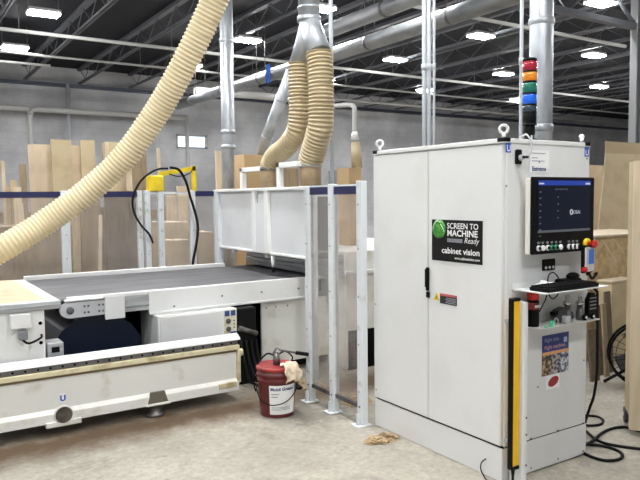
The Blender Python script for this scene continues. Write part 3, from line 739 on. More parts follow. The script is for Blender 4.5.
board(104, 108.5, 142, Y0-.25, M['ply'], 'pale narrow board edge left of the hose bend')
board(107, 121, 142, Y0, M['mdf'], 'tan sheet partly behind the large cream hose')
board(119, 131, 148, Y0+.1, M['mdf2'], 'peach sheet wholly behind the cream hose bend')
board(131, 146, 147, Y0-.1, M['brown'], 'brown tan sheet just right of the large hose')
board(125.5, 131.5, 164, Y0-.3, M['mdf2'], 'short peach offcut in front of the brown sheet by the hose')
board(157, 160, 148, Y0, M['ply'], 'thin pale stick standing behind the yellow box')
board(215.5, 221, 151, 5.6, M['ply'], 'pale narrow board standing left of the slim vertical duct', lean=.05)
for i, (x0, x1, y, lb, m) in enumerate(((1, 4.5, 161, 'slim pale stick at the left picture edge', 'mdf2'), (6, 10, 186, 'short tan offcut beside the slim stick at the left edge', 'mdf'), (10, 17, 180, 'stubby tan board in the left offcut row', 'mdf'), (19, 26, 164, 'tallest dark tan batten of the left offcut row', 'brown'), (13, 21, 187, 'low pale offcut in the left offcut row', 'ply'))):
    board(x0, x1, y, 6.9-.06*i, M[m], lb, name='wood_offcut', group='offcuts at the left end')
single(MB().prism([P(17, 205, 'y', 6.3), P(23, 203, 'y', 6.3), Vector((P(30, 205, 'y', 6.2).x, 6.2, 0)), Vector((P(25, 205, 'y', 6.2).x, 6.2, 0))], (0, .03, 0)), 'wood_offcut', M['ply'], 'pale batten leaning at a slant behind the fence at the left', 'board', 'offcuts at the left end')
t = thing('sheet_rack', 'low wooden rack holding up the tall sheets', 'rack', (0, Y0+.35, 0))
xa, xb = P(-40, 190, 'y', Y0+.3).x, P(165, 190, 'y', Y0+.3).x
MB().box((xa, Y0+.29, 1.35), (xb, Y0+.34, 1.5)).build('rail', M['brown'], t)
for k in range(4):
    x = xa+(xb-xa)*k/3
    MB().box((x-.05, Y0+.34, 0), (x+.05, Y0+.42, 1.55)).build('post', M['brown'], t)
a = P(-30, 226, 'y', 6.0); b = P(64, 226, 'y', 6.0)
single(MB().box((a.x, 5.55, 0), (b.x, 6.1, a.z), .004), 'sheet_stack', M['brown'], 'brown stack of sheets behind the fence at the left, waist high', 'stack')
a = P(80, 196, 'y', 5.9); b = P(100, 196, 'y', 5.9)
single(MB().box((a.x, 5.9, 0), (b.x, 5.95, a.z), .004), 'wood_sheet', M['brown'], 'brown sheet behind the fence right of the white post', 'board', 'sheets leaning behind the rear fence')
a = P(105, 195, 'y', 6.1); b = P(138, 195, 'y', 6.1)
single(MB().box((a.x, 6.1, 0), (b.x, 6.14, a.z), .004), 'wood_sheet', M['dkbrown'], 'wide dark brown sheet behind the fence between post and yellow box', 'board', 'sheets leaning behind the rear fence')
a = P(94.5, 240, 'y', 5.5)
single(MB().prism([P(99, 215, 'y', 5.6), P(102.5, 215, 'y', 5.6), Vector((P(97, 270, 'y', 5.4).x, 5.3, 0)), Vector((P(93, 270, 'y', 5.4).x, 5.3, 0))], (0, .03, 0)), 'wood_offcut', M['ply'], 'thin white pale lath leaning behind the fence under the hose', 'board')
carton(164, 188, 222, 5.6, 0, .5, M['ply'], 'pale plywood crate behind the fence under the yellow arm', 'plywood_crate', 'crate')
carton(173, 190, 240, 5.2, 0, .3, M['mdf2'], 'low peach board box before the plywood crate behind the fence')
carton(198, 214, 232, 5.4, 0, .4, M['mdf2'], 'peach carton behind the fence beside the hood post')
board(166, 176, 195, 6.4, M['ply'], 'pale sheet standing behind the plywood crate', lean=.05)
board(177, 190, 186, 7.2, M['ply'], 'tall pale sheet visible under the yellow arm', lean=.1)
board(318, 333, 205, 5.6, M['lgrey'], 'grey sheet seen between the two left fence posts', lean=.02)

# ------------------------------------------------------------ control cabinet
W, DP, H = 1.216, .781, 2.0
t = cabinet = thing('control_cabinet', 'tall white double-door electrical control cabinet with a black sign', 'cabinet', (.39, .61, 0))
MB().box((.022, .0, .205), (DP, W, 1.975), .006).build('body', M['cab'], t)
MB().box((.006, .004, 0), (DP-.004, W-.004, .196), .004).build('plinth', M['cab'], t)
MB().box((.02, .01, .19), (DP-.02, W-.01, .21)).build('shadow_gap', M['dark'], t)
MB().box((-.004, -.004, 1.972), (DP+.004, W+.004, 2.0), .004).build('top_cap', M['cab'], t)
d1 = MB().box((0, .636, .213), (.024, W-.002, 1.966), .005).build('door', M['cab'], t)
d2 = MB().box((0, .012, .213), (.024, .632, 1.966), .005).build('door', M['cab'], t)
hd = MB().box((-.02, .615, 1.06), (0.0, .640, 1.215), .009, seg=3).box((-.028, .618, 1.085), (-.018, .637, 1.205), .006, seg=2).build('handle', M['black'], d2)
MB().box((-.016, .612, 1.015), (0, .638, 1.055), .006, seg=2).build('lock', M['black'], hd)
for y, z in ((1.19, .27), (1.19, .9)): MB().cyl((-.002, y, z), (.002, y, z), .006, 8).build('screw', M['steel'], d1)
for (x, y) in ((.035, .035), (.035, W-.035), (DP-.035, .035)):
    e = MB().tube([(x, y, 2.0), (x, y, 2.03)], .012, 10)
    rr = .023 if x < .5 else .009
    zc = 2.03+rr
    e.tube([(x+rr*.71*math.cos(k*math.pi/12), y-rr*.71*math.cos(k*math.pi/12), zc+rr*math.sin(k*math.pi/12)) for k in range(24)], .0085, 8, closed=True)
    e.build('eyebolt', M['white'], t)
for (x, y) in ((0, 0), (0, W-.05), (DP-.05, 0)):
    MB().box((x-.006, y-.006, 1.978), (x+.05, y+.05, 2.004), .004).build('corner_cap', M['black'], t)
MB().box((.10, -.006, .012), (DP-.003, 0.002, .2035), .001).build('kick_plate', M['cab'], t)
sc_ = [(DP-.03, .21), (.5, .212), (.25, .212), (DP-.03, .03), (.5, .035), (.25, .035)]
for x, z in sc_: MB().cyl((x, -.008, z), (x, 0, z), .006, 8).build('screw', M['steel'], t)
for x, z in ((.02, 1.73), (DP-.03, 1.9), (DP-.03, .62), (.31, .52), (.3, 1.87)): MB().cyl((x, -.003, z), (x, .002, z), .006, 8).build('screw', M['grey'], t)
# main switch
q = P(517, 157, 'y', 0)
sw = MB().box((q.x-.022, -.022, q.z-.042), (q.x+.022, 0.001, q.z+.042), .006).build('main_switch', M['black'], t)
MB().lathe((q.x+.004, -.025, q.z-.005), [(.018, .003), (.017, -.012), (.012, -.016)], 18, 'y').build('dial', M['lgrey'], sw)
MB().box((q.x-.004, -.062, q.z-.01), (q.x+.03, -.036, q.z+.004), .003).build('knob', M['black'], sw)
MB().tube(spline([(q.x+.03, -.012, q.z-.01), (q.x+.08, -.03, q.z+.03), (q.x+.10, -.02, q.z+.12), (q.x+.10, -.012, 2.0), (q.x+.10, .02, 2.03), (q.x+.09, .055, 2.012)], 6), .005, 6).build('wire', M['lgrey'], sw)
q = P(539.5, 161.5, 'y', 0)
nl = MB().box((q.x-.085, -.002, q.z-.065), (q.x+.085, .001, q.z+.065)).build('name_sticker', M['paper'], t)
text('Extreme', .036, M['navyink'], nl, (q.x-.07, -.004, q.z-.055), (1, 0, 0), (0, 0, 1), bold=.001)
mb = MB()
for k, (l, z) in enumerate(((.12, .045), (.05, .018), (.11, 0.0))): mb.box((q.x-.07, -.0035, q.z+z), (q.x-.07+l, -.002, q.z+z+.005))
mb.build('fine_print', M['greyink'], nl)
for px, py in ((508.3, 145.5), (586.6, 150.3)):
    q = P(px, py, 'y', 0)
    st = MB().box((q.x-.02, -.002, q.z-.04), (q.x+.02, .001, q.z+.04)).build('hook_sticker', M['blue'], t)
    text('U', .05, M['ink'], st, (q.x, -.004, q.z-.032), (1, 0, 0), (0, 0, 1), align='CENTER', bold=.001)
# socket plate
a, b = P(541.8, 259.5, 'y', 0), P(553.8, 269.5, 'y', 0)
so = MB().box((a.x, -.012, b.z), (b.x, .001, a.z), .003).build('socket_plate', M['black'], t)
for k in range(3):
    x = a.x+(b.x-a.x)*(.2+.3*k)
    MB().cyl((x, -.016, b.z+.018), (x, -.011, b.z+.018), .009, 10).build('socket', M['lgrey'], so)
# black sign on the right door
sg = MB().box((-.004, .158, 1.266), (.001, .592, 1.527)).build('door_sign', M['signblack'], d2)
def sgn(s, y, z, size, **k): text(s, size, M['ink'], sg, (-.006, y, z), (0, -1, 0), (0, 0, 1), **k)
MB().lathe((-.004, .526, 1.468), [(.060, 0), (.060, -.002), (.040, -.003)], 28, 'x').build('green_ball', M['greenball'], sg)
for a_ in (0, .9, 1.9): MB().tube([(-.0075, .526+.05*math.cos(a_+k/8), 1.468+.05*math.sin(a_*1.3+k/8)) for k in range(9)], .002, 6).build('leaf_line', M['ink'], sg)
sgn('SCREEN TO', .452, 1.474, .049, bold=.0007, sx=1.03)
sgn('MACHINE', .452, 1.428, .054, bold=.0012, sx=1.09)
sgn('Ready', .305, 1.388, .049, shear=.25)
mb = MB()
for k in range(4): mb.box((-.006, .32, 1.389+k*.006), (-.004, .45, 1.393+k*.006))
mb.build('stripes', M['greyink'], sg)
sgn('cabinet vision', .500, 1.318, .052, bold=.0010, sx=1.14)
sgn('www.cabinetvision.com', .385, 1.285, .022, bold=.0004)
# warning sticker
wy = P(434, 295, 'x', 0); wy1 = P(457, 298, 'x', 0)
wt = MB().prism([(-.003, wy.y, wy.z-.03), (-.003, wy.y-.05, wy.z-.032), (-.003, wy.y-.025, wy.z+.02)], (.003, 0, 0)).build('warning_triangle', M['yellow'], d2)
MB().box((-.004, wy.y-.028, wy.z-.022), (-.002, wy.y-.022, wy.z)).build('bolt_mark', M['blackink'], wt)
ws = MB().box((-.003, wy1.y, wy.z-.045), (.001, wy.y-.058, wy.z+.005)).build('warning_sticker', M['blackink'], d2)
MB().box((-.0045, wy1.y, wy.z+.005), (.001, wy.y-.058, wy.z+.019)).build('red_strip', mat('dull_red', (176, 86, 84), .5), ws)
mb = MB()
for k in range(4): mb.box((-.0045, wy1.y+.008, wy.z-.037+k*.010), (-.003, wy1.y+.10-.01*(k % 2), wy.z-.033+k*.010))
mb.build('fine_print', M['greyink'], ws)
# poster and round red sticker on the side
po = MB().box((.345, -.003, .578), (.594, .001, .826)).build('poster', M['posterblue'], t)
MB().box((.345, -.0045, .703), (.594, -.003, .722)).build('orange_band', M['postorange'], po)
for k, mm in enumerate(('photo1', 'photo2', 'photo3')):
    MB().box((.345+.083*k, -.0045, .578), (.345+.083*(k+1)-.003, -.003, .702)).build('photo', M[mm], po)
text('Right size.', .034, mat('poster_pale_ink', (160, 168, 200), .5), po, (.362, -.005, .785), (1, 0, 0), (0, 0, 1))
text('Right machine.', .034, M['poster_ink'] if 'poster_ink' in M else mat('poster_pink_ink', (206, 160, 150), .5), po, (.362, -.005, .740), (1, 0, 0), (0, 0, 1))
MB().box((.545, -.0045, .765), (.575, -.003, .797)).build('logo_square', mat('pale_blue_ink', (170, 196, 230), .5), po)
st = MB().box((.385, -.003, .488), (.51, .001, .574)).build('sticker', M['paper'], t)
mb = MB().lathe((.45, -.003, .533), [(.048, 0), (.048, -.002)], 24, 'y')
for v in mb.bm.verts: v.co.z = .533+(v.co.z-.533)*.62+(v.co.x-.45)*.2
so = mb.build('red_emblem', mat('emblem_red', (150, 34, 44), .45), st)

# ------------------------------------------------------------ operator monitor
YF = -.1
t = thing('control_monitor', 'black framed touch screen control panel on the side of the white cabinet', 'monitor', (.4, 0, 1.56))
MB().box((.128, -.085, 1.335), (.688, -.042, 1.775), .006).build('housing', M['housing'], t)
MB().box((.22, -.045, 1.4), (.58, -.004, 1.7)).build('wall_mount', M['housing'], t)
bz = MB().box((.124, YF, 1.335), (.692, -.08, 1.780), .012, seg=3).build('bezel', M['black'], t)
s0 = P(538, 180, 'y', YF); s1 = P(589.5, 233.5, 'y', YF)
sx0, sx1, sz1, sz0 = s0.x, s1.x, s0.z-.002, s1.z+.020
sr = MB().box((sx0, YF-.002, sz0), (sx1, YF+.002, sz1)).build('screen', M['screen'], t)
MB().box((sx0, YF-.003, sz1-.028), (sx1, YF-.001, sz1)).build('title_bar', M['screenbar'], sr)
MB().box((sx0, YF-.003, sz0), (sx1, YF-.001, sz0+.014)).build('tool_bar', M['screengrey'], sr)
xm = P(571, 212, 'y', YF); 
MB().tube([(xm.x+.011*math.cos(k*math.pi/8), YF-.003, xm.z+.014*math.sin(k*math.pi/8)) for k in range(16)], .003, 6, closed=True).build('logo_ring', M['screentext'], sr)
text('OSAI', .03, M['screentext'], sr, (xm.x+.016, YF-.004, xm.z-.011), (1, 0, 0), (0, 0, 1))
mb = MB()
for k in range(9): mb.box((sx0+.012, YF-.003, sz1-.07-k*.036), (sx0+.028, YF-.002, sz1-.063-k*.036))
for k in range(4): mb.box((sx0+.17, YF-.003, sz1-.10-k*.04), (sx0+.182, YF-.002, sz1-.093-k*.04))
for k in range(6): mb.box((sx0+.15+k*.02, YF-.003, sz1-.055), (sx0+.16+k*.02, YF-.002, sz1-.047))
mb.build('menu_marks', M['screengrey'], sr)
MB().box((sx0+.006, YF-.004, sz1-.022), (sx0+.05, YF-.002, sz1-.014)).box((sx1-.05, YF-.004, sz1-.023), (sx1-.006, YF-.002, sz1-.013)).build('bar_caption', M['screentext'], sr)
for k, (px, mm) in enumerate(((538.2, 'ink'), (542.6, 'ink'), (547.3, 'ink'), (551.6, 'dgreen'), (555.9, 'dgreen'), (560.2, 'ink'), (568.7, 'ink'), (572.9, 'ink'), (576.8, 'ink'))):
    q = P(px, 248.3-(px-538)*.055, 'y', YF)
    pb_ = MB().lathe((q.x, YF, q.z), [(.0165, 0), (.0165, -.008), (.013, -.011)], 16, 'y').build('push_button', M[mm], bz)
    if k in (0, 2, 3, 4): MB().lathe((q.x, YF-.010, q.z), [(.010, 0), (.010, -.004)], 14, 'y').build('cap', M['black'], pb_)
    if k > 5: MB().box((q.x-.005, YF-.02, q.z-.014), (q.x+.004, YF-.01, q.z+.012), .002).build('selector', M['black'], pb_)
    MB().box((q.x-.009, YF-.002, q.z+.024), (q.x+.009, YF+.001, q.z+.037)).build('button_caption', M['grey'], bz)
q = P(586, 243.5, 'y', YF)
es = MB().lathe((q.x, YF, q.z), [(.033, 0), (.033, -.012), (.026, -.018)], 20, 'y').build('emergency_stop', M['yellow'], bz)
MB().lathe((q.x, YF-.018, q.z), [(.014, 0), (.014, -.02), (.021, -.026), (.023, -.045), (.016, -.05)], 20, 'y').build('stop_button', M['brightred'], es)

# ------------------------------------------------------------ shelves
def shelf(x0, x1, y0, z, label, back):
    s = thing('shelf', label, 'shelf', ((x0+x1)/2, 0, z), 'white shelves on the cabinet side')
    MB().box((x0, y0, z-.006), (x1, 0, z), .001).build('shelf_board', M['white'], s)
    MB().box((x0, -.004, z), (x1, 0, z+back), .001).build('back_lip', M['white'], s)
    return s
SZ, LZ = 1.136, .915
shelf(.072, .63, -.245, SZ, 'white metal shelf holding the keyboard, upper of two on the cabinet side', .03)
shelf(.16, .70, -.145, LZ, 'white metal shelf holding the spray can, lower of two on the cabinet side', .03)
k0 = P(530, 289, 'z', SZ+.012); k1 = P(592, 287, 'z', SZ+.012)
t = thing('keyboard', 'black computer keyboard on the upper cabinet shelf', 'keyboard', (.35, -.17, SZ))
kx0, kx1 = .10, .555; ky0, ky1 = -.238, -.10
MB().box((kx0, ky0, SZ), (kx1, ky1, SZ+.022), .006).build('keyboard_body', M['black'], t)
mb = MB()
for i in range(17):
    for j in range(5):
        x = kx0+.012+i*.0255; y = ky0+.012+j*.025
        mb.box((x, y, SZ+.021), (x+.021, y+.02, SZ+.030), .002)
o = mb.build('keycaps', M['rubber'], t); o['kind'] = 'stuff'
q = P(585, 280, 'y', -.12)
t = thing('hand_scanner', 'black handheld device lying on the upper shelf behind the keyboard', 'scanner', (q.x, -.08, SZ))
MB().box((.42, -.092, SZ), (.60, -.02, SZ+.035), .014, seg=3).build('base', M['black'], t)
MB().sphere((.555, -.055, SZ+.045), .035, (1.5, .9, .65)).build('head', M['black'], t)
mb = MB(); random.seed(3)
for k in range(3): mb.sphere((.23+.05*k, -.06, SZ+.012+.006*(k % 2)), .03, (1.2, .9, .45 if k != 1 else .75), 10)
for v in mb.bm.verts: v.co += Vector([random.uniform(-.004, .004) for _ in range(3)])
for v in mb.bm.verts: v.co.z = max(v.co.z, SZ+.001)
single(mb, 'crumpled_tissue', M['paper'], 'crumpled white tissue on the upper shelf behind the keyboard', 'tissue')
single(MB().tube(spline([(.35, -.03, SZ+.01), (.36, -.03, SZ+.06), (.40, -.03, SZ+.075), (.44, -.03, SZ+.05), (.46, -.04, SZ+.006)], 6), .004, 6), 'wire', M['rubber'], 'thin black wire loop standing on the upper shelf', 'wire')
# pendant
q = P(586, 259, 'y', -.11)
t = thing('hand_pendant', 'grey handheld pendant with a blue display hung beside the monitor buttons', 'pendant', (q.x, -.09, q.z-.08))
px_ = q.x
MB().box((px_-.048, -.125, q.z-.085), (px_+.05, -.104, q.z+.085), .012, seg=2).build('back_shell', M['black'], t)
MB().box((px_-.036, -.138, q.z-.075), (px_+.046, -.122, q.z+.075), .012, seg=2).build('body', M['lgrey'], t)
MB().box((px_-.014, -.1405, q.z-.028), (px_+.036, -.137, q.z+.058), .002).build('display', M['pendscreen'], t)
MB().lathe((px_-.05, -.125, q.z-.06), [(.016, 0), (.018, -.02), (.012, -.026)], 16, 'y').build('stop_button', M['brightred'], t)
MB().tube(spline([(px_-.03, -.12, q.z-.08), (px_-.01, -.13, SZ+.10), (px_+.0, -.12, SZ+.06), (px_+.02, -.11, SZ+.055)], 6), .008, 8).tube(spline([(px_+.02, -.115, q.z-.08), (px_+.04, -.125, q.z-.12), (px_+.08, -.13, SZ+.06), (px_+.075, -.115, SZ+.05)], 6), .008, 8).build('cable', M['rubber'], t)
MB().box((px_-.02, -.106, q.z-.01), (px_+.02, -.095, q.z+.03)).build('hook', M['grey'], t)

# items on the lower shelf
zz = LZ
q = P(532.8, 324, 'z', zz)
cy_ = -.06; cx_ = P(532.8, 310, 'y', cy_).x
t = thing('spray_can', 'red capped black spray can at the left of the lower shelf', 'spray can', (cx_, cy_, zz))
MB().lathe((cx_, cy_, zz), [(.034, 0), (.036, .004), (.036, .145), (.030, .158)], 24).build('can', M['black'], t)
MB().lathe((cx_, cy_, zz+.10), [(.0362, 0), (.0366, .001), (.0366, .04), (.0362, .041)], 24).build('label_band', mat('can_label', (120, 30, 32), .4), t)
MB().lathe((cx_, cy_, zz+.156), [(.034, 0), (.0345, .05), (.030, .056)], 24).build('cap', M['brightred'], t)
mb = MB()
for k in range(5): mb.box((cx_-.026+.011*k, cy_-.0385, zz+.113), (cx_-.018+.011*k, cy_-.035, zz+.128))
mb.build('label_mark', M['ink'], t)
def holder(px, py0, label, cap):
    x = P(px, 305, 'y', -.09).x; h = P(px, py0, 'y', -.09).z-zz
    t = thing('tool_holder', label, 'tool holder', (x, -.09, zz), 'collet chucks on the lower shelf')
    MB().lathe((x, -.09, zz), [(.022, 0), (.024, .01), (.024, .05), (.02, .055), (.018, h*.62)], 20).build('taper', M['steel'], t)
    MB().lathe((x, -.09, zz+h*.62), [(.018, 0), (.026, .004), (.026, .02), (.014, .026), (.012, h*.38)], 20).build('collet', M['chrome'], t)
    return t
holder(567.5, 295, 'bright steel tool holder behind the dark grey dispenser', 0)
holder(580, 296, 'bright steel tool holder left of the black bottle', 0)
q = P(591, 300, 'y', -.07)
t = thing('oil_bottle', 'black bottle with a pointed gable top at the right of the lower shelf', 'bottle', (q.x, -.07, zz))
hz = P(591, 290.5, 'y', -.07).z
MB().prism([(q.x-.043, -.085, zz), (q.x+.043, -.085, zz), (q.x+.043, -.085, hz-.055), (q.x+.012, -.085, hz-.012), (q.x-.012, -.085, hz-.012), (q.x-.043, -.085, hz-.055)], (0, .03, 0)).build('bottle_body', M['black'], t)
MB().cyl((q.x, -.07, hz-.012), (q.x, -.07, hz), .012, 12).build('cap', M['brown'], t)
mb = MB()
for k in range(4): mb.box((q.x-.032, -.0865, zz+.05+k*.022), (q.x+.032, -.0845, zz+.058+k*.022))
mb.build('label_line', M['grey'], t)
q = P(562, 311, 'y', -.08)
t = thing('tape_dispenser', 'dark grey handheld tool lying in the middle of the lower shelf', 'tool', (q.x, -.08, zz))
mb = MB().prism([(q.x-.07, -.10, zz+.035), (q.x-.05, -.10, zz+.075), (q.x+.01, -.10, zz+.09), (q.x+.08, -.10, zz+.055), (q.x+.085, -.10, zz+.02), (q.x+.03, -.10, zz), (q.x-.03, -.10, zz)], (0, .05, 0))
mb.build('tool_body', mat('slate_plastic', (58, 60, 66), .5), t)
MB().box((q.x-.085, -.095, zz+.045), (q.x-.05, -.055, zz+.07), .005).build('grip', M['black'], t)
for px, lb in ((585.0, 'small black collet nut with a bright face, left of the pair'), (592.5, 'small black collet nut with a bright face, right of the pair')):
    x = P(px, 316, 'y', -.125).x
    t = thing('collet_nut', lb+' before the bottle', 'nut', (x, -.125, zz), 'collet nuts on the lower shelf')
    MB().lathe((x, -.118, zz+.019), [(.019, 0), (.019, -.012), (.015, -.016)], 16, 'y').build('nut', M['black'], t)
    MB().lathe((x, -.132, zz+.019), [(.008, 0), (.008, -.004)], 12, 'y').build('face', M['ink'], t)
x = P(567, 318, 'y', -.13).x
single(MB().box((x-.012, -.135, zz), (x+.03, -.10, zz+.045), .003), 'small_box', M['lgrey'], 'small pale grey box on the lower shelf before the dark tool', 'box')
x = P(550, 323, 'y', -.13).x
single(MB().box((x-.05, -.14, zz), (x+.03, -.125, zz+.008), .003).box((x+.02, -.135, zz), (x+.035, -.11, zz+.03), .003), 'plastic_clip', M['green'], 'mint green plastic clip lying on the lower shelf edge', 'clip')
x = P(557, 318, 'y', -.12).x
single(MB().tube([(x+.015*math.cos(k*math.pi/8), -.115, zz+.02+.02*math.sin(k*math.pi/8)) for k in range(16)], .005, 8, closed=True).box((x-.03, -.12, zz), (x+.04, -.1, zz+.012), .002), 'key_ring', M['chrome'], 'bright metal ring and tool on the lower shelf beside the green clip', 'ring')
x = P(553, 297, 'y', -.03).x
single(MB().tube(spline([(x-.12, -.02, zz+.06), (x-.06, -.02, zz+.13), (x-.03, -.02, zz+.19), (x+.03, -.02, zz+.205), (x+.06, -.02, zz+.16), (x+.01, -.02, zz+.135), (x-.03, -.02, zz+.17), (x-.03, -.015, SZ-.006)], 6), .004, 6), 'wire', M['rubber'], 'thin black wire loop hanging under the upper shelf', 'wire')

# ------------------------------------------------------------ light curtain and bracket
t = thing('safety_light_curtain', 'tall slim yellow and black safety light curtain standing before the cabinet corner', 'light curtain', (.06, -.06, .1))
fy = -.085
x0, x1 = P(513.6, 300, 'y', fy).x, P(520.4, 300, 'y', fy).x
ct = P(517, 301, 'y', fy).z; cbm = P(517, 466, 'y', fy).z
MB().box((x0+.003, fy, cbm), (x1, fy+.033, ct), .004).build('profile', M['cyellow'], t)
MB().box((x0-.004, fy-.002, cbm-.005), (x0+.004, fy+.034, ct+.012), .002).build('lens', M['black'], t)
MB().box((x0-.002, fy-.003, ct-.002), (x1+.003, fy+.036, ct+.015), .003).build('end_cap', M['black'], t)
MB().box((x0-.002, fy-.003, cbm-.02), (x1+.003, fy+.036, cbm+.002), .003).build('end_cap', M['black'], t)
MB().tube([((x0+x1)/2, fy+.02, cbm-.015), ((x0+x1)/2, fy+.02, cbm-.06), ((x0+x1)/2, fy+.02, .0)], [.014, .008, .006], 10).build('cable', M['rubber'], t)
t = thing('mounting_post', 'white upright metal channel right of the yellow light curtain', 'post', (.1, -.05, 0))
xa = P(523.0, 350, 'y', -.1).x; xb = P(528, 350, 'y', -.1).x
MB().box((xa, -.1, 0), (xb, -.006, 1.07), .003).build('channel', M['white'], t)
MB().box((x0+.01, fy+.033, .25), (xa-.001, -.012, .27)).box((x0+.01, fy+.033, .95), (xa-.001, -.012, .97)).build('clamp_bracket', M['alu'], t)
for z in (.12, .3, .4): MB().cyl((xb-.01, -.104, z), (xb-.01, -.099, z), .006, 8).build('screw', M['steel'], t)
single(MB().tube(spline([P(486, 459, 'x', -.006)+Vector((0, 0, 0)), P(483, 461, 'x', -.01), P(481, 464, 'x', -.02), P(481, 470, 'x', -.03), P(485, 478, 'x', -.04), Vector((-.06, P(490, 482, 'x', -.05).y, .005))], 6), .004, 6), 'wire', M['rubber'], 'short black wire poking from the cabinet plinth near the front corner', 'wire')

# ------------------------------------------------------------ stack light
q = P(529.3, 130, 'y', .12)
t = thing('stack_light', 'signal tower of red, orange, green and blue tiers on the cabinet top', 'stack light', (q.x, .12, 2.0))
z = 2.0
MB().lathe((q.x, .12, z), [(.05, 0), (.05, .012), (.03, .02), (.027, .06)], 24).build('foot', M['black'], t)
tiers = [(124, 112, 'black'), (112, 105, 't_clr'), (104.5, 94, 't_blu'), (93, 82.5, 't_grn'), (81.5, 72, 't_org'), (71, 61.5, 't_red')]
zt = z+.05
for ya, yb, mm in tiers:
    za, zb_ = P(529.3, ya, 'y', .12).z, P(529.3, yb, 'y', .12).z
    MB().lathe((q.x, .12, za), [(.040, 0), (.042, .003), (.042, zb_-za-.003), (.040, zb_-za)], 24).build('tier', M[mm], t, label='%s tier' % {'black': 'black', 't_clr': 'smoky', 't_blu': 'blue', 't_grn': 'green', 't_org': 'orange', 't_red': 'red'}[mm])
    MB().lathe((q.x, .12, za-.009), [(.043, 0), (.043, .01)], 24).build('ring', M['black'], t)
za = P(529.3, 61.5, 'y', .12).z
MB().lathe((q.x, .12, za), [(.042, 0), (.042, .012), (.036, .018)], 24).build('cap', M['black'], t)
MB().cyl((q.x, .12, 2.04), (q.x, .12, P(529.3, 124, 'y', .12).z), .034, 20).build('stem', M['black'], t)

# ------------------------------------------------------------ pail with its grease pump and rag
bc = Vector((-.455, 1.86, 0))
t = thing('pail', 'dark red plastic grease pail with white label beside the machine bed end', 'pail', bc)
MB().lathe(bc, [(.128, 0), (.132, .008), (.147, .265), (.153, .27), (.153, .29), (.149, .295), (.149, .312), (.155, .315), (.155, .335), (.149, .338), (.151, .36), (.10, .362)], 36).build('pail_body', M['red'], t)
MB().lathe(bc+Vector((0, 0, .358)), [(.156, 0), (.158, .004), (.158, .022), (.148, .030), (.135, .026), (.05, .026)], 36).build('lid', M['redlid'], t)
# curved paper label
v_r = Vector((CAM.x-bc.x, CAM.y-bc.y, 0)).normalized(); th0 = math.atan2(v_r.y, v_r.x)
mb = MB(); N = 18; ga, gb = math.radians(-24), math.radians(66)
prev = None
for k in range(N+1):
    a_ = th0+ga+(gb-ga)*k/N
    lo = mb.bm.verts.new(bc+Vector((.1355*math.cos(a_), .1355*math.sin(a_), .03))); hi = mb.bm.verts.new(bc+Vector((.1475*math.cos(a_), .1475*math.sin(a_), .255)))
    if prev: mb.bm.faces.new((prev[0], lo, hi, prev[1]))
    prev = (lo, hi)
lb = mb.build('paper_label', M['label'], t)
def wraptext(s, a0, z, size, m, bold=0):
    o = text(s, size, m, lb, bc, (1, 0, 0), (0, 0, 1), bold=bold)
    for v in o.data.vertices:
        p = v.co; u_ = p.x; zz_ = p.z+z
        r_ = .1355+.012*(zz_-.03)/.225+.0012
        a_ = th0+ga+math.radians(a0)+u_/.142
        v.co = Vector((r_*math.cos(a_), r_*math.sin(a_), zz_))
wraptext('Mobil Grease', 4, .215, .034, M['navyink'], .0012)
mb = MB()
for k, (l, z) in enumerate(((24, .188), (20, .168), (66, .085), (60, .075), (64, .065))):
    pts_ = []
    for j in range(9):
        a_ = th0+ga+math.radians(6+l*j/8); r_ = .1355+.012*(z-.03)/.225+.0006
        pts_.append(bc+Vector((r_*math.cos(a_), r_*math.sin(a_), z)))
    MB().tube(pts_, .0028 if k < 2 else .0014, 4).build('print_line', M['blackink'], lb)
# wire bail hanging in front
bl = []
for k in range(25):
    u_ = -1+2*k/24; a_ = th0+u_*math.radians(95)
    r_ = .16+.006*(1-u_*u_); bl.append(bc+Vector((r_*math.cos(a_), r_*math.sin(a_), .305-.19*(1-abs(u_)**2.2)-.04*(1-u_*u_)*(-u_))))
MB().tube(bl, .0042, 8).build('bail', M['black'], t)
for sgn_ in (-1, 1):
    a_ = th0+sgn_*math.radians(95)
    MB().sphere(bc+Vector((.155*math.cos(a_), .157*math.sin(a_), .305)), .014).build('bail_lug', M['red'], t)
lt = .385
t = thing('grease_pump', 'steel hand grease pump with black grip standing in the red pail lid', 'grease pump', bc+Vector((0, 0, lt)))
vr = Vector((-v_r.y, v_r.x, 0)); vr = vr if vr.dot(_r) > 0 else -vr
MB().tube([bc+Vector((0, 0, lt)), bc+Vector((0, 0, lt+.09))], [.028, .022], 14).build('pump_head', M['steel'], t)
MB().tube([bc+Vector((0, 0, lt+.07))-vr*.03, bc+Vector((0, 0, lt+.13)), bc+Vector((0, 0, lt+.11))+vr*.03, bc+Vector((0, 0, lt+.085))+vr*.16], .009, 10).build('lever', M['steel'], t)
MB().cyl(bc+Vector((0, 0, lt+.087))+vr*.15, bc+Vector((0, 0, lt+.07))+vr*.25, .015, 12).build('grip', M['black'], t)
MB().tube(spline([bc+Vector((0, 0, lt+.07))-vr*.02, bc+Vector((0, 0, lt+.085))-vr*.07, bc+Vector((0, 0, lt+.03))-vr*.13, bc+Vector((0, 0, lt-.06))-vr*.17, bc+Vector((0, 0, lt-.16))-vr*.178-v_r*.03, bc+Vector((0, 0, lt-.22))-vr*.165-v_r*.05], 6), .007, 8).build('hose', M['rubber'], t)
MB().tube(spline([bc+Vector((0, 0, lt+.08))+vr*.02, bc+Vector((0, 0, lt+.10))+vr*.07, bc+Vector((0, 0, lt+.06))+vr*.12, bc+Vector((0, 0, lt+.008))+vr*.12-v_r*.06], 6), .006, 8).build('hose', M['rubber'], t)
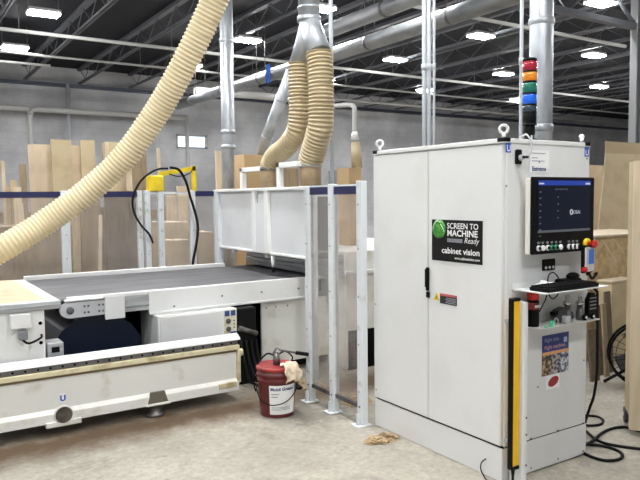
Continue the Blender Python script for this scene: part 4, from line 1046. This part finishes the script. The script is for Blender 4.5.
rag_d = (vr+v_r*.95).normalized(); rag_a = math.atan2(rag_d.y, rag_d.x)
mb = MB()
g = 14; grid = []
random.seed(5)
for i in range(g+1):
    row = []
    for j in range(g+1):
        u_, w_ = i/g-.5, -.075+.185*j/g
        a_ = rag_a+u_*1.0*(1-.25*max(w_, 0)/.11)+.05*math.sin(8*w_*10+2)
        wr = .009*math.sin(11*u_+28*w_)+.005*math.sin(23*u_-40*w_)+random.uniform(0, .003)
        if w_ < 0: rr = .160+w_; z = lt+.014+abs(wr)*1.6
        else: rr = .176+wr*1.1+.02*math.sin(min(w_/.11, 1)*1.6); z = lt+.012+abs(wr)*.3-w_*(1+.12*math.sin(9*u_))
        row.append(mb.bm.verts.new(bc+Vector((rr*math.cos(a_), rr*math.sin(a_), z))))
    grid.append(row)
for i in range(g):
    for j in range(g):
        f = mb.bm.faces.new((grid[i][j], grid[i+1][j], grid[i+1][j+1], grid[i][j+1])); f.smooth = True
rg = single(mb, 'rag', M['rag'], 'crumpled beige cloth rag draped over the right rim of the red pail', 'rag')
so = rg.modifiers.new('thick', 'SOLIDIFY'); so.thickness = .005; so.offset = 1

# ------------------------------------------------------------ floor debris and cables
def flakes(c0, sx, sy, n, zmax, seed, label):
    random.seed(seed); mb = MB()
    for _ in range(n):
        a_ = random.uniform(0, 6.283); rr = math.sqrt(random.random()); h = (1-rr)*zmax*random.random()
        c_ = Vector((c0.x+rr*math.cos(a_)*sx, c0.y+rr*math.sin(a_)*sy, h+.002)); L_ = random.uniform(.018, .05); w_ = L_*random.uniform(.3, .7)
        b_ = random.uniform(0, 6.283); d = Vector((math.cos(b_), math.sin(b_), random.uniform(-.05, .35))); e_ = Vector((-math.sin(b_), math.cos(b_), random.uniform(-.2, .3)))
        ps = [c_-d*L_/2-e_*w_/2, c_+d*L_/2-e_*w_/2, c_+d*L_/2+e_*w_/2, c_-d*L_/2+e_*w_/2]
        for p in ps: p.z = max(p.z, .001)
        mb.prism(ps, (0, 0, .003))
    return single(mb, 'wood_shavings', M['shav'], label, 'wood shavings', kind='stuff')
flakes(P(382, 440, 'z', 0), .13, .07, 150, .05, 1, 'heap of tan wood shavings on the floor at the left cabinet corner')
flakes(P(350, 400, 'z', 0), .16, .22, 130, .03, 2, 'scattered tan wood shavings on the floor behind the fence posts')
flakes(P(300, 390, 'z', 0)+Vector((.15, .1, 0)), .12, .2, 70, .02, 3, 'thin tan wood shavings on the floor behind the red pail')
def fcable(pts, r, label, zz=None):
    q = [P(x, y, 'z', r if zz is None else zz) for x, y in pts]
    single(MB().tube(spline(q, 8), r, 8), 'cable', M['rubber'], label, 'cable', 'black cables on the floor right of the cabinet')
fcable([(586, 431), (594, 438), (604, 443), (618, 446), (632, 448), (650, 450)], .010, 'black floor cable running straight off the right edge, lowest at that edge')
fcable([(585, 445), (594, 440), (602, 433), (612, 428.5), (624, 427), (636, 430), (652, 436)], .010, 'black floor cable arching up and off the right edge')
fcable([(584, 444), (600, 445.5), (614, 449), (622, 454), (620, 459), (606, 460.5), (592, 457), (583.5, 453)], .010, 'black floor cable making the nearest closed loop')
fcable([(585, 415.5), (597, 416.5), (603, 420), (601, 424), (592, 425.5), (585, 425)], .009, 'black floor cable making the small far loop by the cabinet')
hx, hy = .70, -.06
a = P(597, 290, 'x', .84); 
pts_ = [P(597.3, 292, 'x', .84), P(597.3, 330, 'x', .84), P(597, 370, 'x', .84), P(594, 395, 'x', .85), P(589, 410, 'x', .86)]
pts_.append(Vector((.9, pts_[-1].y+.1, .012)))
single(MB().tube([pts_[0]+Vector((-.05, .02, .06))]+spline(pts_, 8), .009, 8), 'cable', M['rubber'], 'black cable hanging straight down behind the right cabinet edge', 'cable')

# ------------------------------------------------------------ right side: panels, crate, cart, fan
A0 = Vector((1.297, .019, 0)); sd = Vector((.775, .632, 0)); fd = Vector((.632, -.775, 0))
zt = P(624, 160, 'y', A0.y).z
t = thing('panel_cart', 'tall plywood panel stack on casters cut by the right edge', 'cart', A0)
def rbox(p, a, b, z0, z1): return MB().prism([p+Vector((0, 0, z0)), p+a+Vector((0, 0, z0)), p+a+b+Vector((0, 0, z0)), p+b+Vector((0, 0, z0))], (0, 0, z1-z0))
rbox(A0, fd*1.2, sd*.06, .05, 1.9).build('front_sheet', M['ply'], t)
rbox(A0+sd*.063+fd*.0, fd*1.2, sd*.222, .135, 1.9).build('sheet_pack', M['mdf'], t)
rbox(A0+sd*.065+fd*.02, fd*1.16, sd*.33, .115, .133).build('cart_deck', M['steel'], t)
for f_, s_ in ((.02, .35), (1.05, .35), (.12, .12), (1.05, .12)):
    c_ = A0+fd*f_+sd*s_
    w_ = MB().cyl(c_+Vector((0, 0, .054))-fd*.018, c_+Vector((0, 0, .054))+fd*.018, .054, 18).build('caster', M['caster'], t)
    MB().cyl(c_+Vector((0, 0, .054))-fd*.022, c_+Vector((0, 0, .054))+fd*.022, .018, 12).build('fork', M['alu'], w_)
# crate behind
a, b = P(583, 237, 'y', 1.5), P(640, 237, 'y', 1.5)
t = thing('wooden_crate', 'large tan particle board crate right of the control cabinet', 'crate', (3.3, 1.9, 0))
MB().box((a.x, 1.5, 0), (b.x+.5, 2.15, 1.24), .004).build('crate_body', M['osb'], t)
MB().box((a.x-.01, 1.48, 1.24), (b.x+.5, 2.17, 1.262), .003).build('crate_top', M['ply'], t)
for (x0, y0, x1, y1) in ((602, 240, 616, 262), (612, 238, 624, 254)):
    MB().prism([P(x0, y0, 'y', 1.497), P(x0+1.2, y0, 'y', 1.497), P(x1+1.2, y1, 'y', 1.497), P(x1, y1, 'y', 1.497)], (0, .004, 0)).build('pale_strip', M['spoil'], t)
Yl = 2.35
pl = [P(610, 141, 'y', Yl+.2), P(660, 138, 'y', Yl+.2)]
zl = pl[0].z
xb_ = P(595, 237, 'y', Yl+.1).x
t = thing('leaning_sheet', 'large tan particle board sheet leaning behind the crate, darker along its top', 'board', (5, Yl, 0))
def lean_at(z): return Yl+.25*z/zl
MB().prism([(xb_-.25, lean_at(0), 0), (pl[1].x, lean_at(0), 0), (pl[1].x, lean_at(zl-.15), zl-.15), (pl[0].x-.02, lean_at(zl-.15), zl-.15)], (0, .02, 0)).build('sheet_face', M['mdf'], t)
MB().prism([(pl[0].x-.02, lean_at(zl-.15), zl-.15), (pl[1].x, lean_at(zl-.15), zl-.15), (pl[1].x, lean_at(zl), zl), (pl[0].x, lean_at(zl), zl)], (0, .02, 0)).build('sheet_band', mat('darker_band', (164, 146, 114), .75), t)  # strip of darker tan along the sheet top
a, b = P(586, 165, 'y', 3.2), P(606, 165, 'y', 3.2)
single(MB().box((a.x, 3.2, 0), (b.x, 3.25, a.z), .003), 'wood_sheet', M['mdf2'], 'peach tan sheet standing between the monitor and the leaning sheet', 'board')
for i, (p0, p1, py, yy, m, lb) in enumerate(((588, 596, 330, 1.0, 'dkbrown', 'short dark brown board beside the hanging cable'), (596, 603, 306, 1.09, 'dkbrown', 'dark brown leaning board left of the tallest dark one'), (602, 606, 304, 1.03, 'brown', 'brown leaning board in the dark offcut row'), (605, 610.5, 292, 1.1, 'dkbrown', 'tallest dark brown board of the row by the crate'))):
    a, b = P(p0, py, 'y', yy+.12), P(p1, py, 'y', yy+.12)
    single(MB().prism([(a.x-.10, yy, 0), (b.x-.10, yy, 0), (b.x, yy+.12, a.z), (a.x, yy+.12, a.z)], (0, .02, 0)), 'wood_offcut', M[m], lb, 'board', 'dark offcuts by the crate')
a, b = P(612, 281, 'y', 1.25), P(636, 281, 'y', 1.25)
t = thing('plywood_box', 'tan plywood box with a pale top between the dark boards and the cart', 'box', (a.x+.2, 1.3, 0))
MB().box((a.x, 1.25, 0), (b.x, 1.4, a.z-.02), .003).build('box_body', M['mdf'], t)
MB().box((a.x-.015, 1.24, a.z-.02), (b.x, 1.405, a.z), .003).build('box_top', M['ply'], t)
# floor fan
fc = P(642, 354, 'y', .70)
t = thing('floor_fan', 'black round pedestal fan half hidden behind the panel cart', 'fan', (fc.x, .70, 0))
R_ = .27
ax = Vector((-.75, -.66, 0)).normalized(); sd_ = Vector((-ax.y, ax.x, 0))
mb = MB()
for off in (-.05, .05):
    mb.tube([fc+ax*off+sd_*R_*math.cos(k*math.pi/16)+Vector((0, 0, R_*math.sin(k*math.pi/16))) for k in range(32)], .012, 6, closed=True)
for rr in (.08, .15, .22): mb.tube([fc+ax*.055+sd_*rr*math.cos(k*math.pi/12)+Vector((0, 0, rr*math.sin(k*math.pi/12))) for k in range(24)], .003, 5, closed=True)
for k in range(24): mb.tube([fc+ax*.06, fc+ax*.05+sd_*R_*math.cos(k*math.pi/12)+Vector((0, 0, R_*math.sin(k*math.pi/12)))], .0025, 5)
mb.build('guard', M['black'], t)
for k in range(4):
    a_ = k*math.pi/2+.4
    u_ = sd_*math.cos(a_)+Vector((0, 0, math.sin(a_))); w_ = u_.cross(ax)
    MB().prism([fc+u_*.03-w_*.03, fc+u_*.22-w_*.08, fc+u_*.23+w_*.06, fc+u_*.03+w_*.03], ax*.012).build('blade', mat('fan_blade', (70, 72, 76), .5), t)
MB().cyl(fc-ax*.14, fc+ax*.03, .06, 16).build('motor', M['black'], t)
MB().tube([fc-ax*.1, Vector((fc.x, .70, 0))-ax*.1+Vector((0, 0, .0))], .018, 10).build('stand', M['black'], t)
ft = P(614, 392, 'z', .015)
for k in range(3):
    a_ = k*2.094
    c_ = Vector((fc.x, .70, .18))-ax*.1
    MB().tube([c_, Vector((c_.x, c_.y, .012))+Vector((math.cos(a_+2.6), math.sin(a_+2.6), 0))*.32], .014, 8).build('leg', M['black'], t)
# small blue cloth caught on the hanging duct
q = P(267.5, 60, 'x', 3.685)
mb = MB(); grid = []
for i in range(7):
    row = []
    for j in range(9):
        row.append(mb.bm.verts.new(Vector((q.x+.015*math.sin(i*2+j), q.y-.09+.03*i+.006*math.sin(j*1.7), 4.36-.045*j+.01*math.sin(i*1.3)))))
    grid.append(row)
for i in range(6):
    for j in range(8): mb.bm.faces.new((grid[i][j], grid[i+1][j], grid[i+1][j+1], grid[i][j+1]))
bl_ = single(mb, 'blue_cloth', mat('blue_cloth', (46, 92, 176), .8), 'small blue cloth hanging on the long overhead duct', 'cloth')
md = bl_.modifiers.new('thick', 'SOLIDIFY'); md.thickness = .008
